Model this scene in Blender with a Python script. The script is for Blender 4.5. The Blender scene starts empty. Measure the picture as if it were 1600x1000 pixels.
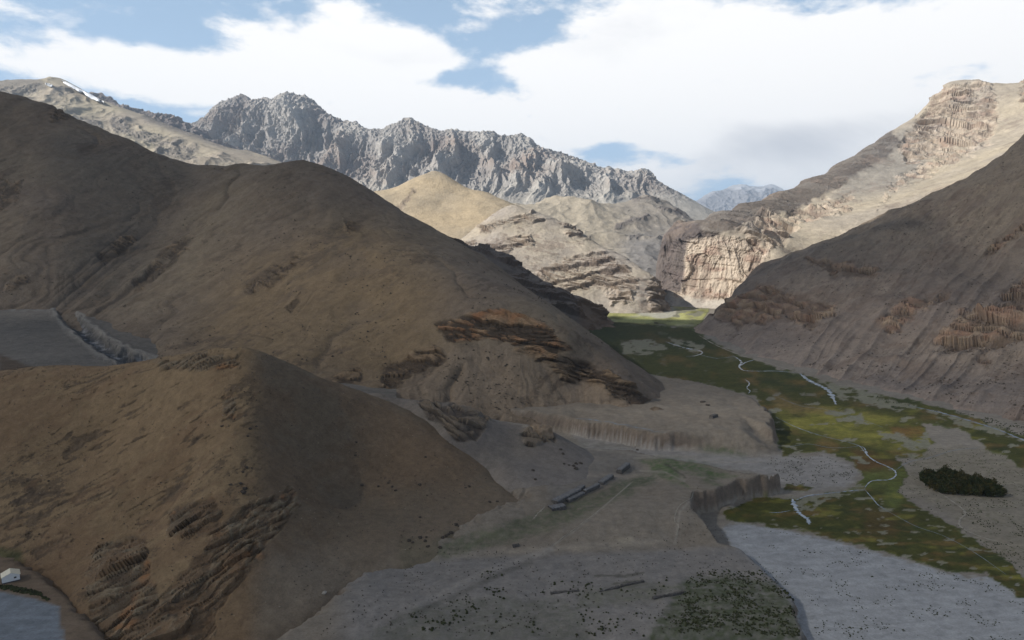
import bpy, math, random
import numpy as np
random.seed(7); RNG = np.random.RandomState(11)
S = bpy.context.scene
C = S.collection
R = math.radians
# ------------------------------------------------------------------ camera
CAMZ = 140.0; F = 1081.0; TH = math.atan(105/1081.0)
cam = bpy.data.cameras.new('camera'); co = bpy.data.objects.new('camera', cam); C.objects.link(co)
cam.sensor_width = 36; cam.lens = 36*F/1600; cam.clip_start = 1; cam.clip_end = 80000
co.location = (0, 0, CAMZ); co.rotation_euler = (math.pi/2-TH, 0, 0)
S.camera = co
# ------------------------------------------------------------------ sun, sky, exposure
SUN = np.array([-0.79, -0.20, 0.54]); SUN /= np.linalg.norm(SUN)
EL = math.asin(SUN[2]); AZ = math.atan2(SUN[0], SUN[1])
l = bpy.data.lights.new('sun', 'SUN'); l.energy = 5.0; l.angle = R(0.53); l.color = (1, 0.94, 0.84)
so = bpy.data.objects.new('sun', l); C.objects.link(so)
from mathutils import Vector
so.rotation_euler = Vector(SUN).to_track_quat('Z', 'Y').to_euler()
S.view_settings.view_transform = 'Standard'; S.view_settings.look = 'None'
S.view_settings.exposure = 0.62; S.view_settings.gamma = 1; S.view_settings.use_curve_mapping = False

class NT:
    def __init__(s, t): s.t = t; s.n = t.nodes; s.l = t.links
    def node(s, ty, **k):
        n = s.n.new(ty)
        for a, b in k.items(): setattr(n, a, b)
        return n
    def put(s, sock, v):
        if hasattr(v, 'is_output'): s.l.new(v, sock)
        elif v is not None: sock.default_value = v
    def m(s, op, a, b=None, c=None, clamp=False):
        n = s.node('ShaderNodeMath', operation=op, use_clamp=clamp)
        s.put(n.inputs[0], a)
        if b is not None: s.put(n.inputs[1], b)
        if c is not None: s.put(n.inputs[2], c)
        return n.outputs[0]
    def mr(s, v, a, b, c=0., d=1., smooth=True):
        n = s.node('ShaderNodeMapRange'); n.interpolation_type = 'SMOOTHSTEP' if smooth else 'LINEAR'
        s.put(n.inputs['Value'], v); n.inputs['From Min'].default_value = a; n.inputs['From Max'].default_value = b
        n.inputs['To Min'].default_value = c; n.inputs['To Max'].default_value = d
        return n.outputs[0]
    def noise(s, vec, scale, detail=4, rough=.5, dist=0.):
        n = s.node('ShaderNodeTexNoise'); s.put(n.inputs['Vector'], vec)
        n.inputs['Scale'].default_value = scale; n.inputs['Detail'].default_value = detail
        n.inputs['Roughness'].default_value = rough; n.inputs['Distortion'].default_value = dist
        return n.outputs['Fac']
    def mix(s, f, a, b, blend='MIX'):
        n = s.node('ShaderNodeMix', data_type='RGBA', blend_type=blend)
        s.put(n.inputs[0], f)
        for i, v in ((6, a), (7, b)):
            if not hasattr(v, 'is_output') and len(v) == 3: v = (*v, 1)
            s.put(n.inputs[i], v)
        return n.outputs[2]

def build_world():
    w = bpy.data.worlds.new('World'); S.world = w; w.use_nodes = True
    T = NT(w.node_tree); T.n.clear()
    out = T.node('ShaderNodeOutputWorld'); bg = T.node('ShaderNodeBackground')
    sky = T.node('ShaderNodeTexSky'); sky.sky_type = 'NISHITA'; sky.sun_disc = False
    sky.sun_elevation = EL; sky.sun_rotation = AZ; sky.altitude = 4000; sky.air_density = 1; sky.dust_density = 0.6; sky.ozone_density = 2.0
    tc = T.node('ShaderNodeTexCoord'); d = tc.outputs['Generated']
    sp = T.node('ShaderNodeSeparateXYZ'); T.put(sp.inputs[0], d)
    x, y, z = sp.outputs
    az = T.m('ARCTAN2', x, y); el = T.m('ARCSINE', z)
    # cloud layer coordinates: flattened towards the horizon
    den = T.m('ADD', T.m('MAXIMUM', z, 0.0), 0.16)
    cv = T.node('ShaderNodeCombineXYZ'); T.put(cv.inputs[0], T.m('DIVIDE', x, den)); T.put(cv.inputs[1], T.m('DIVIDE', y, den)); cv.inputs[2].default_value = 3.3
    # cloud billows in direction space
    sc = T.node('ShaderNodeVectorMath', operation='MULTIPLY'); T.put(sc.inputs[0], d); sc.inputs[1].default_value = (1, 1, 2.3)
    n1 = T.noise(sc.outputs[0], 5.2, 10, .6, .15)
    n2 = T.noise(cv.outputs[0], 1.35, 8, .6, .3)
    nn = T.m('ADD', T.m('ADD', T.m('MULTIPLY', n1, .95), T.m('MULTIPLY', n2, .45)), T.m('MULTIPLY', T.noise(sc.outputs[0], 13., 8, .62, .2), .35))
    nn = T.m('SUBTRACT', nn, .36)
    def blob(px, py, rx, ry, amp):
        a = math.atan((px-800)/F); e = -TH+math.atan((500-py)/F*math.cos(a))
        dx = T.m('DIVIDE', T.m('SUBTRACT', az, a), rx/F); dy = T.m('DIVIDE', T.m('SUBTRACT', el, e), ry/F)
        r2 = T.m('ADD', T.m('MULTIPLY', dx, dx), T.m('MULTIPLY', dy, dy))
        return T.m('MULTIPLY', T.m('EXPONENT', T.m('MULTIPLY', r2, -1.)), amp)
    acc = nn
    BL = [(60, 150, 150, 28, -.22), (230, 165, 110, 22, -.17), (330, 60, 90, 25, -.15), (760, 70, 60, 34, -.20), (860, 60, 90, 16, -.15), (790, 95, 30, 10, .1),
          (700, 125, 90, 20, -.10), (940, 238, 70, 18, -.20), (420, 90, 60, 18, -.08), (1060, 55, 60, 20, -.10), (1240, 285, 50, 10, -.06), (200, 90, 260, 40, .12), (480, 60, 120, 60, .16), (1000, 100, 200, 50, .08), (700, 260, 500, 50, .07), (470, 110, 170, 45, .13), (360, 75, 150, 30, .10), (610, 110, 110, 40, .06), (640, 88, 85, 36, .10), (900, 100, 150, 26, .08), (340, 170, 120, 25, .08),
          (120, 80, 150, 28, .12), (260, 105, 110, 28, .10), (640, 85, 70, 32, .14), (560, 150, 220, 45, .08), (900, 105, 110, 20, .10), (800, 180, 160, 35, .12),
          (1330, 120, 330, 110, .22), (1100, 210, 200, 60, .12)]
    for b in BL: acc = T.m('ADD', acc, blob(*b))
    cover = T.mr(acc, .45, .62)
    # grey undersides
    g = T.m('ADD', T.noise(sc.outputs[0], 2.6, 7, .55, .3), 0)
    for b in [(1330, 190, 240, 24, .20), (1180, 235, 150, 22, .16), (1130, 270, 110, 22, .12), (1520, 100, 110, 40, .10), (1420, 150, 120, 26, .12), (640, 130, 120, 14, .04), (1300, 80, 240, 45, -.2), (860, 170, 260, 40, -.15)]:
        g = T.m('ADD', g, blob(*b))
    gf = T.mr(g, .52, .86)
    cc = T.mix(gf, (7.9, 7.8, 7.7, 1), (4.9, 5.0, 5.3, 1))
    # away from the lit part of the sky the clouds show their shaded bases
    # high air is thinner and cloud seen overhead is seen from its base
    base = T.mr(el, .33, .65)
    cc = T.mix(base, cc, (.6, .61, .65, 1))
    skyc = T.mix(1.0, sky.outputs[0], (.72, .72, .72, 1), 'MULTIPLY')
    veil = T.mr(el, .1, .9, .68, .03)
    skyc = T.mix(veil, skyc, (3.9, 5.5, 7.2, 1))
    col = T.mix(cover, skyc, cc)
    low = T.mr(el, -.06, 0.0)
    col = T.mix(low, (2.2, 2.1, 2.0, 1), col)
    T.put(bg.inputs[0], col); bg.inputs[1].default_value = 0.1
    T.l.new(bg.outputs[0], out.inputs[0])
build_world()

# ------------------------------------------------------------------ maths helpers
cT, sT = math.cos(TH), math.sin(TH)
def ray(u, v):
    a = (np.asarray(u, float)-800)/F; b = (500-np.asarray(v, float))/F
    return a, cT+b*sT, -sT+b*cT
def at(u, v, D):
    a, b, c = ray(u, v); t = D/b
    return np.array([a*t, D+0*t, CAMZ+c*t])
def gz(u, v, z=0.):
    a, b, c = ray(u, v); t = (z-CAMZ)/c
    return np.array([a*t, b*t, z+0*t])
def proj(x, y, z):
    zc = y*cT-(z-CAMZ)*sT; yc = y*sT+(z-CAMZ)*cT
    zc = np.maximum(zc, 1.)
    return 800+F*x/zc, 500-F*yc/zc
_perm = RNG.permutation(256).astype(np.int32); _perm = np.concatenate([_perm, _perm, _perm])
_g = RNG.normal(size=(256, 3)).astype(np.float32); _g /= np.linalg.norm(_g, axis=1)[:, None]
def perlin(x, y, z):
    x = np.asarray(x, np.float32); y = np.asarray(y, np.float32); z = np.asarray(z, np.float32)
    xi = np.floor(x).astype(np.int32); yi = np.floor(y).astype(np.int32); zi = np.floor(z).astype(np.int32)
    xf = x-xi; yf = y-yi; zf = z-zi
    xi &= 255; yi &= 255; zi &= 255
    f = lambda t: t*t*t*(t*(t*6-15)+10)
    U, V, W = f(xf), f(yf), f(zf)
    res = 0
    for i in (0, 1):
        wx = U if i else 1-U; a = _perm[xi+i]
        for j in (0, 1):
            wy = V if j else 1-V; b = _perm[a+yi+j]
            for k in (0, 1):
                wz = W if k else 1-W
                g = _g[_perm[b+zi+k]]
                res = res+wx*wy*wz*(g[..., 0]*(xf-i)+g[..., 1]*(yf-j)+g[..., 2]*(zf-k))
    return res*1.5
def fbm(x, y, z, o=4, gain=.5):
    a = 1; s = 0; t = 0
    for i in range(o):
        s = s+a*perlin(x, y, z+17.3*i); t += a; a *= gain; x = x*2.03; y = y*2.03; z = z*2.03
    return s/t
def ridged(x, y, z, o=4, gain=.55):
    a = 1; s = 0; t = 0; w = 1
    for i in range(o):
        n = 1-np.minimum(np.abs(perlin(x, y, z+11.7*i))*1.7, 1); n = n*n
        s = s+a*n*w; w = np.clip(n*1.6, 0, 1); t += a; a *= gain; x = x*2.1; y = y*2.1; z = z*2.1
    return s/t
def _h(i, j, k):
    return _perm[_perm[_perm[i & 255]+(j & 255)]+(k & 255)]/255.
def blocks(x, y, z, w, h, dx=0., dy=0., o=3, seed=0, warp=.5):
    """bedded and jointed rock: blocks standing proud by random amounts, w wide and h high, beds tilted by dx, dy"""
    s = 0; t = 0; a = 1
    wx = perlin(x/(w*3), y/(w*3), z/(w*3)+seed)*w*warp*2; wz = perlin(x/(w*4)+9, y/(w*4), z/(w*4))*h*warp*2.5
    for i in range(o):
        b = (z+dx*x+dy*y+wz)/h; bi = np.floor(b).astype(np.int32)
        off = _h(bi, bi*7+seed, bi*3)
        r = _h(bi, bi*0+31*i, bi*0+seed+5)
        X = (x+wx)/w+off*5; Y = (y+wx)/w-off*3
        q = _h(np.floor(X).astype(np.int32), np.floor(Y).astype(np.int32), bi+i*13)
        f = b-bi
        s = s+a*(.5*q+.5*r)*(1-.35*f); t += a; a *= .55; w = w/2.3; h = h/2.1
    return s/t
def ledges(x, y, z, per, dx, dy, seed=0, o=2):
    """tilted beds of rock, each weathered back by its own amount, broken along their length"""
    s = 0; t = 0; a = 1; p0 = per
    for i in range(o):
        w = perlin(x/(per*9)+seed, y/(per*9), z/(per*5))*per*1.6+perlin(x/(per*2.2), y/(per*2.2)+seed, z/(per*2))*per*.35
        b = (z+dx*x+dy*y+w)/per; bi = np.floor(b).astype(np.int32); f = b-bi
        r = _h(bi, bi*3+seed, bi*5+i); br = np.clip(.55+1.3*perlin(x/(per*3.5)+r*30, y/(per*3.5), z/(per*3.5)+seed), 0, 1)
        s = s+a*(r*.75+.25)*br*(1-sst(f, .66, 1.)*.9-.3*f); t += a; a *= .48; per = per/2.35
    return s/t+.1*(fbm(x/p0*1.2, y/p0*1.2, z/p0*1.2, 3))
def sst(x, a, b):
    t = np.clip((x-a)/(b-a), 0, 1); return t*t*(3-2*t)
def sdp(x, y, poly):                       # signed distance to a polygon, negative inside
    P = np.asarray(poly, float); d = np.full(x.shape, 1e18); ins = np.zeros(x.shape, bool)
    n = len(P)
    for i in range(n):
        ax, ay = P[i-1]; bx, by = P[i]
        ex, ey = bx-ax, by-ay; wx, wy = x-ax, y-ay
        t = np.clip((wx*ex+wy*ey)/(ex*ex+ey*ey+1e-12), 0, 1)
        d = np.minimum(d, (wx-ex*t)**2+(wy-ey*t)**2)
        c = (ay > y) != (by > y)
        with np.errstate(divide='ignore', invalid='ignore'):
            ins ^= c & (x < ex*(y-ay)/(ey if ey else 1e-12)+ax)
    d = np.sqrt(d); return np.where(ins, -d, d)
def sdl(x, y, line):                       # distance to a polyline
    d = np.full(x.shape, 1e18)
    for (ax, ay), (bx, by) in zip(line[:-1], line[1:]):
        ex, ey = bx-ax, by-ay; wx, wy = x-ax, y-ay
        t = np.clip((wx*ex+wy*ey)/(ex*ex+ey*ey+1e-12), 0, 1)
        d = np.minimum(d, (wx-ex*t)**2+(wy-ey*t)**2)
    return np.sqrt(d)
def rbf(pts, x, y, c=8., scale=1.):
    P = np.asarray(pts, float); X = P[:, :2]; z = P[:, 2]; n = len(P)
    r = np.sqrt(((X[:, None]-X[None])**2).sum(-1)+c*c)
    A = np.zeros((n+3, n+3)); A[:n, :n] = r; A[:n, n] = 1; A[:n, n+1:] = X/1000; A[n, :n] = 1; A[n+1:, :n] = X.T/1000
    A[:n, :n] += np.eye(n)*-.5
    w = np.linalg.solve(A, np.concatenate([z, [0, 0, 0]]))
    out = w[n]+w[n+1]*x/1000+w[n+2]*y/1000
    for i in range(n): out = out+w[i]*np.sqrt((x-X[i, 0])**2+(y-X[i, 1])**2+c*c)
    return out
def mixc(a, b, t): return a+(np.asarray(b)-a)*t[..., None]

# ------------------------------------------------------------------ materials
MATS = {}
def terrain_mat(name, s1, s2, bump=.5, dist=1., rough=.95, contrast=.35):
    m = bpy.data.materials.new(name); m.use_nodes = True; T = NT(m.node_tree)
    bs = T.n['Principled BSDF']; bs.inputs['Roughness'].default_value = rough; bs.inputs['Specular IOR Level'].default_value = .12
    at_ = T.node('ShaderNodeAttribute', attribute_name='Col')
    tc = T.node('ShaderNodeTexCoord'); v = tc.outputs['Object']
    a = T.noise(v, s1, 9, .66, .3); b = T.noise(v, s2, 6, .7)
    k = T.m('ADD', T.m('MULTIPLY', a, .5), T.m('MULTIPLY', b, .5))
    f = T.mr(k, .3, .7, 1-contrast, 1+contrast, False)
    sc = T.node('ShaderNodeVectorMath', operation='SCALE'); T.put(sc.inputs[0], at_.outputs['Color']); T.put(sc.inputs['Scale'], f)
    T.put(bs.inputs['Base Color'], sc.outputs[0])
    bp = T.node('ShaderNodeBump'); bp.inputs['Strength'].default_value = bump; bp.inputs['Distance'].default_value = dist
    T.put(bp.inputs['Height'], k); T.put(bs.inputs['Normal'], bp.outputs[0])
    MATS[name] = m; return m
def plain_mat(name, col, rough=.8, var=.2, scale=1., spec=.3, bump=0.):
    m = bpy.data.materials.new(name); m.use_nodes = True; T = NT(m.node_tree)
    bs = T.n['Principled BSDF']; bs.inputs['Roughness'].default_value = rough; bs.inputs['Specular IOR Level'].default_value = spec
    tc = T.node('ShaderNodeTexCoord'); n = T.noise(tc.outputs['Object'], scale, 5, .6)
    f = T.mr(n, .3, .7, 1-var, 1+var, False)
    sc = T.node('ShaderNodeVectorMath', operation='SCALE'); sc.inputs[0].default_value = col; T.put(sc.inputs['Scale'], f)
    T.put(bs.inputs['Base Color'], sc.outputs[0])
    if bump:
        bp = T.node('ShaderNodeBump'); bp.inputs['Strength'].default_value = .6; bp.inputs['Distance'].default_value = bump
        T.put(bp.inputs['Height'], n); T.put(bs.inputs['Normal'], bp.outputs[0])
    MATS[name] = m; return m

# ------------------------------------------------------------------ object helpers
def tag(o, label=None, cat=None, group=None, kind=None):
    if label: o['label'] = label
    if cat: o['category'] = cat
    if group: o['group'] = group
    if kind: o['kind'] = kind
    return o
def mesh_np(name, V, Q, mat, col=None, smooth=True, k=4):
    me = bpy.data.meshes.new(name); n = len(V); q = len(Q)
    me.vertices.add(n); me.vertices.foreach_set('co', np.ascontiguousarray(V, np.float32).ravel())
    me.loops.add(q*k); me.loops.foreach_set('vertex_index', np.ascontiguousarray(Q, np.int32).ravel())
    me.polygons.add(q); me.polygons.foreach_set('loop_start', np.arange(0, q*k, k, dtype=np.int32))
    me.polygons.foreach_set('loop_total', np.full(q, k, np.int32))
    me.polygons.foreach_set('use_smooth', np.full(q, smooth, bool))
    me.update(calc_edges=True)
    if col is not None:
        a = me.color_attributes.new('Col', 'FLOAT_COLOR', 'POINT')
        c4 = np.ones((n, 4), np.float32); c4[:, :3] = np.clip(col, .004, .9); a.data.foreach_set('color', c4.ravel())
    me.materials.append(mat)
    return me
def link(name, me, parent=None):
    o = bpy.data.objects.new(name, me); C.objects.link(o)
    if parent: o.parent = parent
    return o
def submesh(name, P, Q, mat, col, smooth=True):
    used = np.zeros(len(P), bool); used[Q.ravel()] = True
    idx = np.cumsum(used)-1
    return mesh_np(name, P[used], idx[Q], mat, col[used], smooth)
def quads(nr, nc):
    i = np.arange(nr*nc).reshape(nr, nc)
    return np.stack([i[:-1, :-1], i[:-1, 1:], i[1:, 1:], i[1:, :-1]], -1).reshape(-1, 4)
def normals(P):                             # P (nr,nc,3)
    du = np.gradient(P, axis=1); dv = np.gradient(P, axis=0)
    n = np.cross(du, dv); n /= np.linalg.norm(n, axis=-1, keepdims=True)+1e-9
    n[n[..., 2] < 0] *= -1
    return n
class Mountain: pass
SURF = {}
def terrain(name, label, pts, us, Ds, mat, disp, paint, c=10., zcut=-8, cat='mountain', post=None):
    """pts: world control points; grid of azimuth columns and distance rows; disp moves the surface along its normal, paint gives albedo"""
    us = np.asarray(us, float); Ds = np.asarray(Ds, float)
    uc = us[::5]; Yc = np.repeat(Ds[:, None], len(uc), 1); Xc = (uc[None, :]-800)/F/cT*Yc
    Zc = np.clip(rbf(pts, Xc, Yc, c), -25, None)
    dz_ = np.diff(Zc, axis=0); ds = np.sqrt((.3*np.diff(Yc, axis=0))**2+dz_**2)*np.where(dz_ < -.12*np.diff(Yc, axis=0), .22, 1.)/Yc[1:]+1e-5
    sc_ = np.concatenate([np.zeros((1, len(uc))), np.cumsum(ds, 0)])
    Yr = np.stack([np.interp(np.linspace(0, sc_[-1, j], len(Ds)), sc_[:, j], Ds) for j in range(len(uc))], 1)
    ker = np.array([1, 2, 3, 2, 1])/9.; pad = np.pad(Yr, ((0, 0), (2, 2)), 'edge'); Yr = sum(k_*pad[:, i:i+len(uc)] for i, k_ in enumerate(ker))
    Y = np.stack([np.interp(us, uc, Yr[i]) for i in range(len(Ds))])
    X = (us[None, :]-800)/F/cT*Y
    Z = rbf(pts, X, Y, c)
    if post: Z = post(X, Y, Z)
    P = np.stack([X, Y, Z], -1); N = normals(P)
    u, v = proj(P[..., 0], P[..., 1], P[..., 2])
    q = Mountain(); q.P = P; q.N = N; q.u = u; q.v = v; q.x, q.y, q.z = P[..., 0], P[..., 1], P[..., 2]
    disp(q)
    q.N2 = normals(q.P)
    q.x, q.y, q.z = q.P[..., 0], q.P[..., 1], q.P[..., 2]
    q.u, q.v = proj(q.x, q.y, q.z)
    col = paint(q)
    Q = quads(*Z.shape)
    zz = q.P[..., 2].ravel()
    keep = (zz[Q] > zcut).any(1)
    Q = Q[keep]
    o = link(name, submesh(name, q.P.reshape(-1, 3), Q, mat, col.reshape(-1, 3), False))
    tag(o, label, cat, kind='structure')
    SURF.setdefault(name, []).append(q)
    return o, q
def back(line, dd, drop, extra=((1, 1),)):
    """points behind a crest line, so the far side of a mountain falls away"""
    out = []
    for (u, v, D) in line:
        p = at(u, v, D)
        for a, b in extra: out.append((p[0]*(D+dd*a)/D, D+dd*a, p[2]-drop*b))
    return out
def W(line): return [tuple(at(*p)) for p in line]

M_near = terrain_mat('dry_scree_near', .3, 1.3, .8, .9, contrast=.36)
M_mid = terrain_mat('dry_scree_middle', .12, .55, .85, 2., contrast=.38)
M_far = terrain_mat('mountain_rock_far', .025, .13, .7, 9, contrast=.34)
M_floor = terrain_mat('river_gravel', .22, 1.2, .5, .35, contrast=.36)
M_marsh = terrain_mat('marsh_sward', .16, 1.1, .7, .5, contrast=.42)

# ------------------------------------------------------------------ the broad cloud whose shadow lies on the near valley
def cloud_mat():
    m = bpy.data.materials.new('cloud_vapour'); m.use_nodes = True; T = NT(m.node_tree); T.n.clear()
    out = T.node('ShaderNodeOutputMaterial'); tc = T.node('ShaderNodeTexCoord')
    n = T.noise(tc.outputs['Object'], .0016, 6, .55, .2)
    sp = T.node('ShaderNodeSeparateXYZ'); T.put(sp.inputs[0], tc.outputs['Object'])
    def gap(px, py, r, a):
        p = gz(px, py, 0.)[:2]; k = CLOUD_Z/SUN[2]
        cx, cy = p[0]+SUN[0]*k, p[1]+SUN[1]*k
        dx = T.m('DIVIDE', T.m('SUBTRACT', sp.outputs[0], cx), r[0]); dy = T.m('DIVIDE', T.m('SUBTRACT', sp.outputs[1], cy), r[1])
        return T.m('MULTIPLY', T.m('EXPONENT', T.m('MULTIPLY', T.m('ADD', T.m('MULTIPLY', dx, dx), T.m('MULTIPLY', dy, dy)), -1.)), a)
    thin = T.mr(n, .32, .66, .10, .26)
    thin = T.m('ADD', thin, gap(1330, 660, (120, 55), .42))
    thin = T.m('ADD', thin, gap(1560, 560, (220, 160), .12))
    def dens(wx, wy, wz, r, a):
        k = (CLOUD_Z-wz)/SUN[2]; dx = T.m('DIVIDE', T.m('SUBTRACT', sp.outputs[0], wx+SUN[0]*k), r[0]); dy = T.m('DIVIDE', T.m('SUBTRACT', sp.outputs[1], wy+SUN[1]*k), r[1])
        return T.m('MULTIPLY', T.m('EXPONENT', T.m('MULTIPLY', T.m('ADD', T.m('MULTIPLY', dx, dx), T.m('MULTIPLY', dy, dy)), -1.)), a)
    for d_ in [(-650, 1180, 340, (430, 260), -.13), (-130, 800, 110, (190, 170), .13), (-150, 380, 55, (110, 90), .09), (60, 330, 5, (110, 60), -.07), (110, 1150, 0, (160, 260), -.07), (600, 1000, 150, (400, 350), .04)]: thin = T.m('ADD', thin, dens(*d_))
    thin = T.m('MAXIMUM', thin, .035)
    df = T.node('ShaderNodeBsdfDiffuse'); df.inputs[0].default_value = (.8, .8, .82, 1)
    tl = T.node('ShaderNodeBsdfTranslucent'); tl.inputs[0].default_value = (.55, .57, .6, 1)
    tr = T.node('ShaderNodeBsdfTransparent')
    a = T.node('ShaderNodeMixShader'); a.inputs[0].default_value = .35; T.l.new(df.outputs[0], a.inputs[1]); T.l.new(tl.outputs[0], a.inputs[2])
    b = T.node('ShaderNodeMixShader'); T.put(b.inputs[0], T.m('SQRT', thin)); T.l.new(a.outputs[0], b.inputs[1]); T.l.new(tr.outputs[0], b.inputs[2])
    T.l.new(b.outputs[0], out.inputs[0]); return m
CLOUD_Z = 2600.
def cloud(label, cx, cy, hx, hy, seed, mat, nx=150, ny=90, thick=420.):
    x = np.linspace(-hx*1.15, hx*1.15, nx); y = np.linspace(-hy*1.15, hy*1.15, ny); X, Y = np.meshgrid(x, y)
    e = np.maximum(np.abs(X)/hx, np.abs(Y)/hy); d = (1-e)*min(hx, hy)
    f = fbm((X+cx)/500+seed, (Y+cy)/500, X*0, 5)
    t = np.clip((d+f*260)/240., -1, 1.6)
    ins = t > 0
    t = np.clip(t, 0, None)**.6
    top = CLOUD_Z+t*thick*(.55+.6*fbm((X+cx)/420, (Y+cy)/420+seed, X*0+4, 5)+.2); bot = CLOUD_Z-t*70*(.6+fbm((X+cx)/260, (Y+cy)/260, X*0+8+seed, 4))
    A = np.stack([X+cx, Y+cy, top], -1).reshape(-1, 3); B = np.stack([X+cx, Y+cy, bot], -1).reshape(-1, 3)
    Q = quads(ny, nx); keep = ins.ravel()[Q].any(1); Q = Q[keep]
    n = len(A); V = np.concatenate([A, B]); QQ = np.concatenate([Q, Q[:, ::-1]+n])
    used = np.zeros(len(V), bool); used[QQ.ravel()] = True; idx = np.cumsum(used)-1
    o = link('cloud', mesh_np('cloud', V[used], idx[QQ], mat)); tag(o, label, 'cloud', kind='structure'); return o
M_cloud = cloud_mat()
cloud('broad grey based cloud over the near valley, shading it', -1840, -2400, 4300, 2900, 1.3, M_cloud)

def scars(q, sc, ang, thr=.3, asp=4., seed=0):
    """broken bits of bedrock showing through scree, drawn out along the bedding"""
    x, y, z = q.x/sc, q.y/sc, q.z/sc; c_, s_ = math.cos(ang), math.sin(ang)
    a = (x*c_+z*s_)/asp; b = -x*s_+z*c_
    f = fbm(a*1.2+seed, b*1.2, y*.6, 5, .72); g = fbm(x/9, y/9+seed, z/9, 3)
    return sst(f+g*.8, thr, thr+.09)
# ------------------------------------------------------------------ base ground
def ground():
    n = 60; xs = np.linspace(-30000, 30000, n); ys = np.linspace(-12000, 45000, n)
    X, Y = np.meshgrid(xs, ys); P = np.stack([X, Y, X*0-14], -1)
    col = np.zeros(P.shape)+np.array([.2, .18, .155])
    o = link('ground', mesh_np('ground', P.reshape(-1, 3), quads(n, n), M_far, col.reshape(-1, 3)))
    tag(o, 'grey brown ground under the whole valley out to the horizon', 'ground', kind='structure')
ground()

# ------------------------------------------------------------------ near brown hill (A)
TAN = np.array([.215, .165, .108]); BROWN = np.array([.15, .105, .07]); GREY = np.array([.165, .15, .138]); DARK = np.array([.055, .045, .038])
crestA = [(-500, 700, 400), (-300, 640, 430), (-100, 600, 440), (0, 581, 440), (60, 573, 440), (120, 571, 440), (200, 568, 430), (260, 557, 420), (320, 549, 408), (380, 547, 400), (420, 559, 405), (470, 578, 415), (530, 600, 430), (590, 620, 445)]
spurA = [(379, 600, 375), (375, 650, 352), (368, 700, 330), (350, 760, 308), (325, 830, 285), (308, 900, 265), (300, 960, 250), (295, 1020, 236)]
footA = [(640, 650, 425), (700, 702, 400), (780, 765, 374), (842, 802, 350), (760, 835, 325), (700, 860, 307), (600, 890, 289), (545, 925, 276), (510, 960, 260), (430, 1020, 239), (10, 893, 300), (95, 948, 268), (160, 1010, 244), (230, 1060, 226), (-150, 865, 310)]
ptsA = W(crestA)+W(spurA)+W(footA)+back(crestA, 80, 42)+back(crestA[:9], 170, 60)
for (u, v, D) in footA[3:]:
    p = at(u, v, D); ptsA.append((p[0]*(D-35)/D, D-35, p[2]-14))
for (u, v, D) in footA[:4]:
    p = at(u, v, D); ptsA.append((p[0]+38, D+22, p[2]-20))
ptsA += [tuple(at(150, 700, 374)), tuple(at(250, 800, 325)), tuple(at(520, 780, 345)), tuple(at(600, 720, 385)), tuple(at(470, 700, 365))]
def slant(q, ang, f1, f2):                   # coordinates stretched along a direction in plan and height
    c_, s_ = math.cos(ang), math.sin(ang)
    a = q.x*c_+q.z*s_*1.3; b = -q.x*s_+q.z*c_*1.3
    return a*f1, b*f2, q.y*f2*.5
def dispA(q):
    x, y, z = q.x, q.y, q.z
    h = 2.2*fbm(x/45, y/45, z/45, 4)+.5*fbm(x/7, y/7, z/7, 3)
    right = sst(q.u, 375, 430)
    a, b, c = slant(q, .62, 1/26., 1/5.)
    q.rib = sst(ridged(a, b, c, 3)*.7+fbm(x/30, y/30, z/30, 2)*.7, .42, .62)*(1-right)*sst(q.D if hasattr(q, 'D') else q.y, 250, 300)
    n = fbm(q.u/25, q.v/25, x*0, 3)*9
    q.rock = np.zeros(x.shape)
    for poly in ([(150, 850), (230, 835), (235, 900), (260, 960), (260, 1020), (150, 1020), (130, 900)], [(262, 800), (330, 775), (350, 800), (345, 835), (300, 842), (262, 838)],
                 [(350, 815), (380, 790), (455, 762), (468, 790), (420, 850), (400, 880), (340, 960), (330, 1020), (240, 1020), (250, 930), (300, 880), (330, 840)],
                 [(345, 620), (368, 625), (368, 655), (350, 660)], [(240, 565), (300, 553), (380, 550), (375, 575), (300, 580), (250, 578)]):
        q.rock = np.maximum(q.rock, 1-sst(sdp(q.u, q.v, poly)+n, -6, 5))
    q.rock[..., :] *= 1
    a2, b2, c2 = slant(q, .55, 1/22., 1/2.4)
    st = ridged(a2, b2, c2, 3); q.st = st
    cr = 1.5*ledges(x, y, z, 6.5, -.55, .1, 3, 2)
    q.rock = q.rock*sst(fbm(x/13, y/13, z/9, 4)+q.rock*.5, -.05, .3)
    h = h+q.rock*(3.3*(cr-.4)+1.*(st-.4))-q.rib*.9*(0.5+fbm(x/4, y/4, z/4, 2))
    q.cr = cr
    q.P += q.N*h[..., None]
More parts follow.
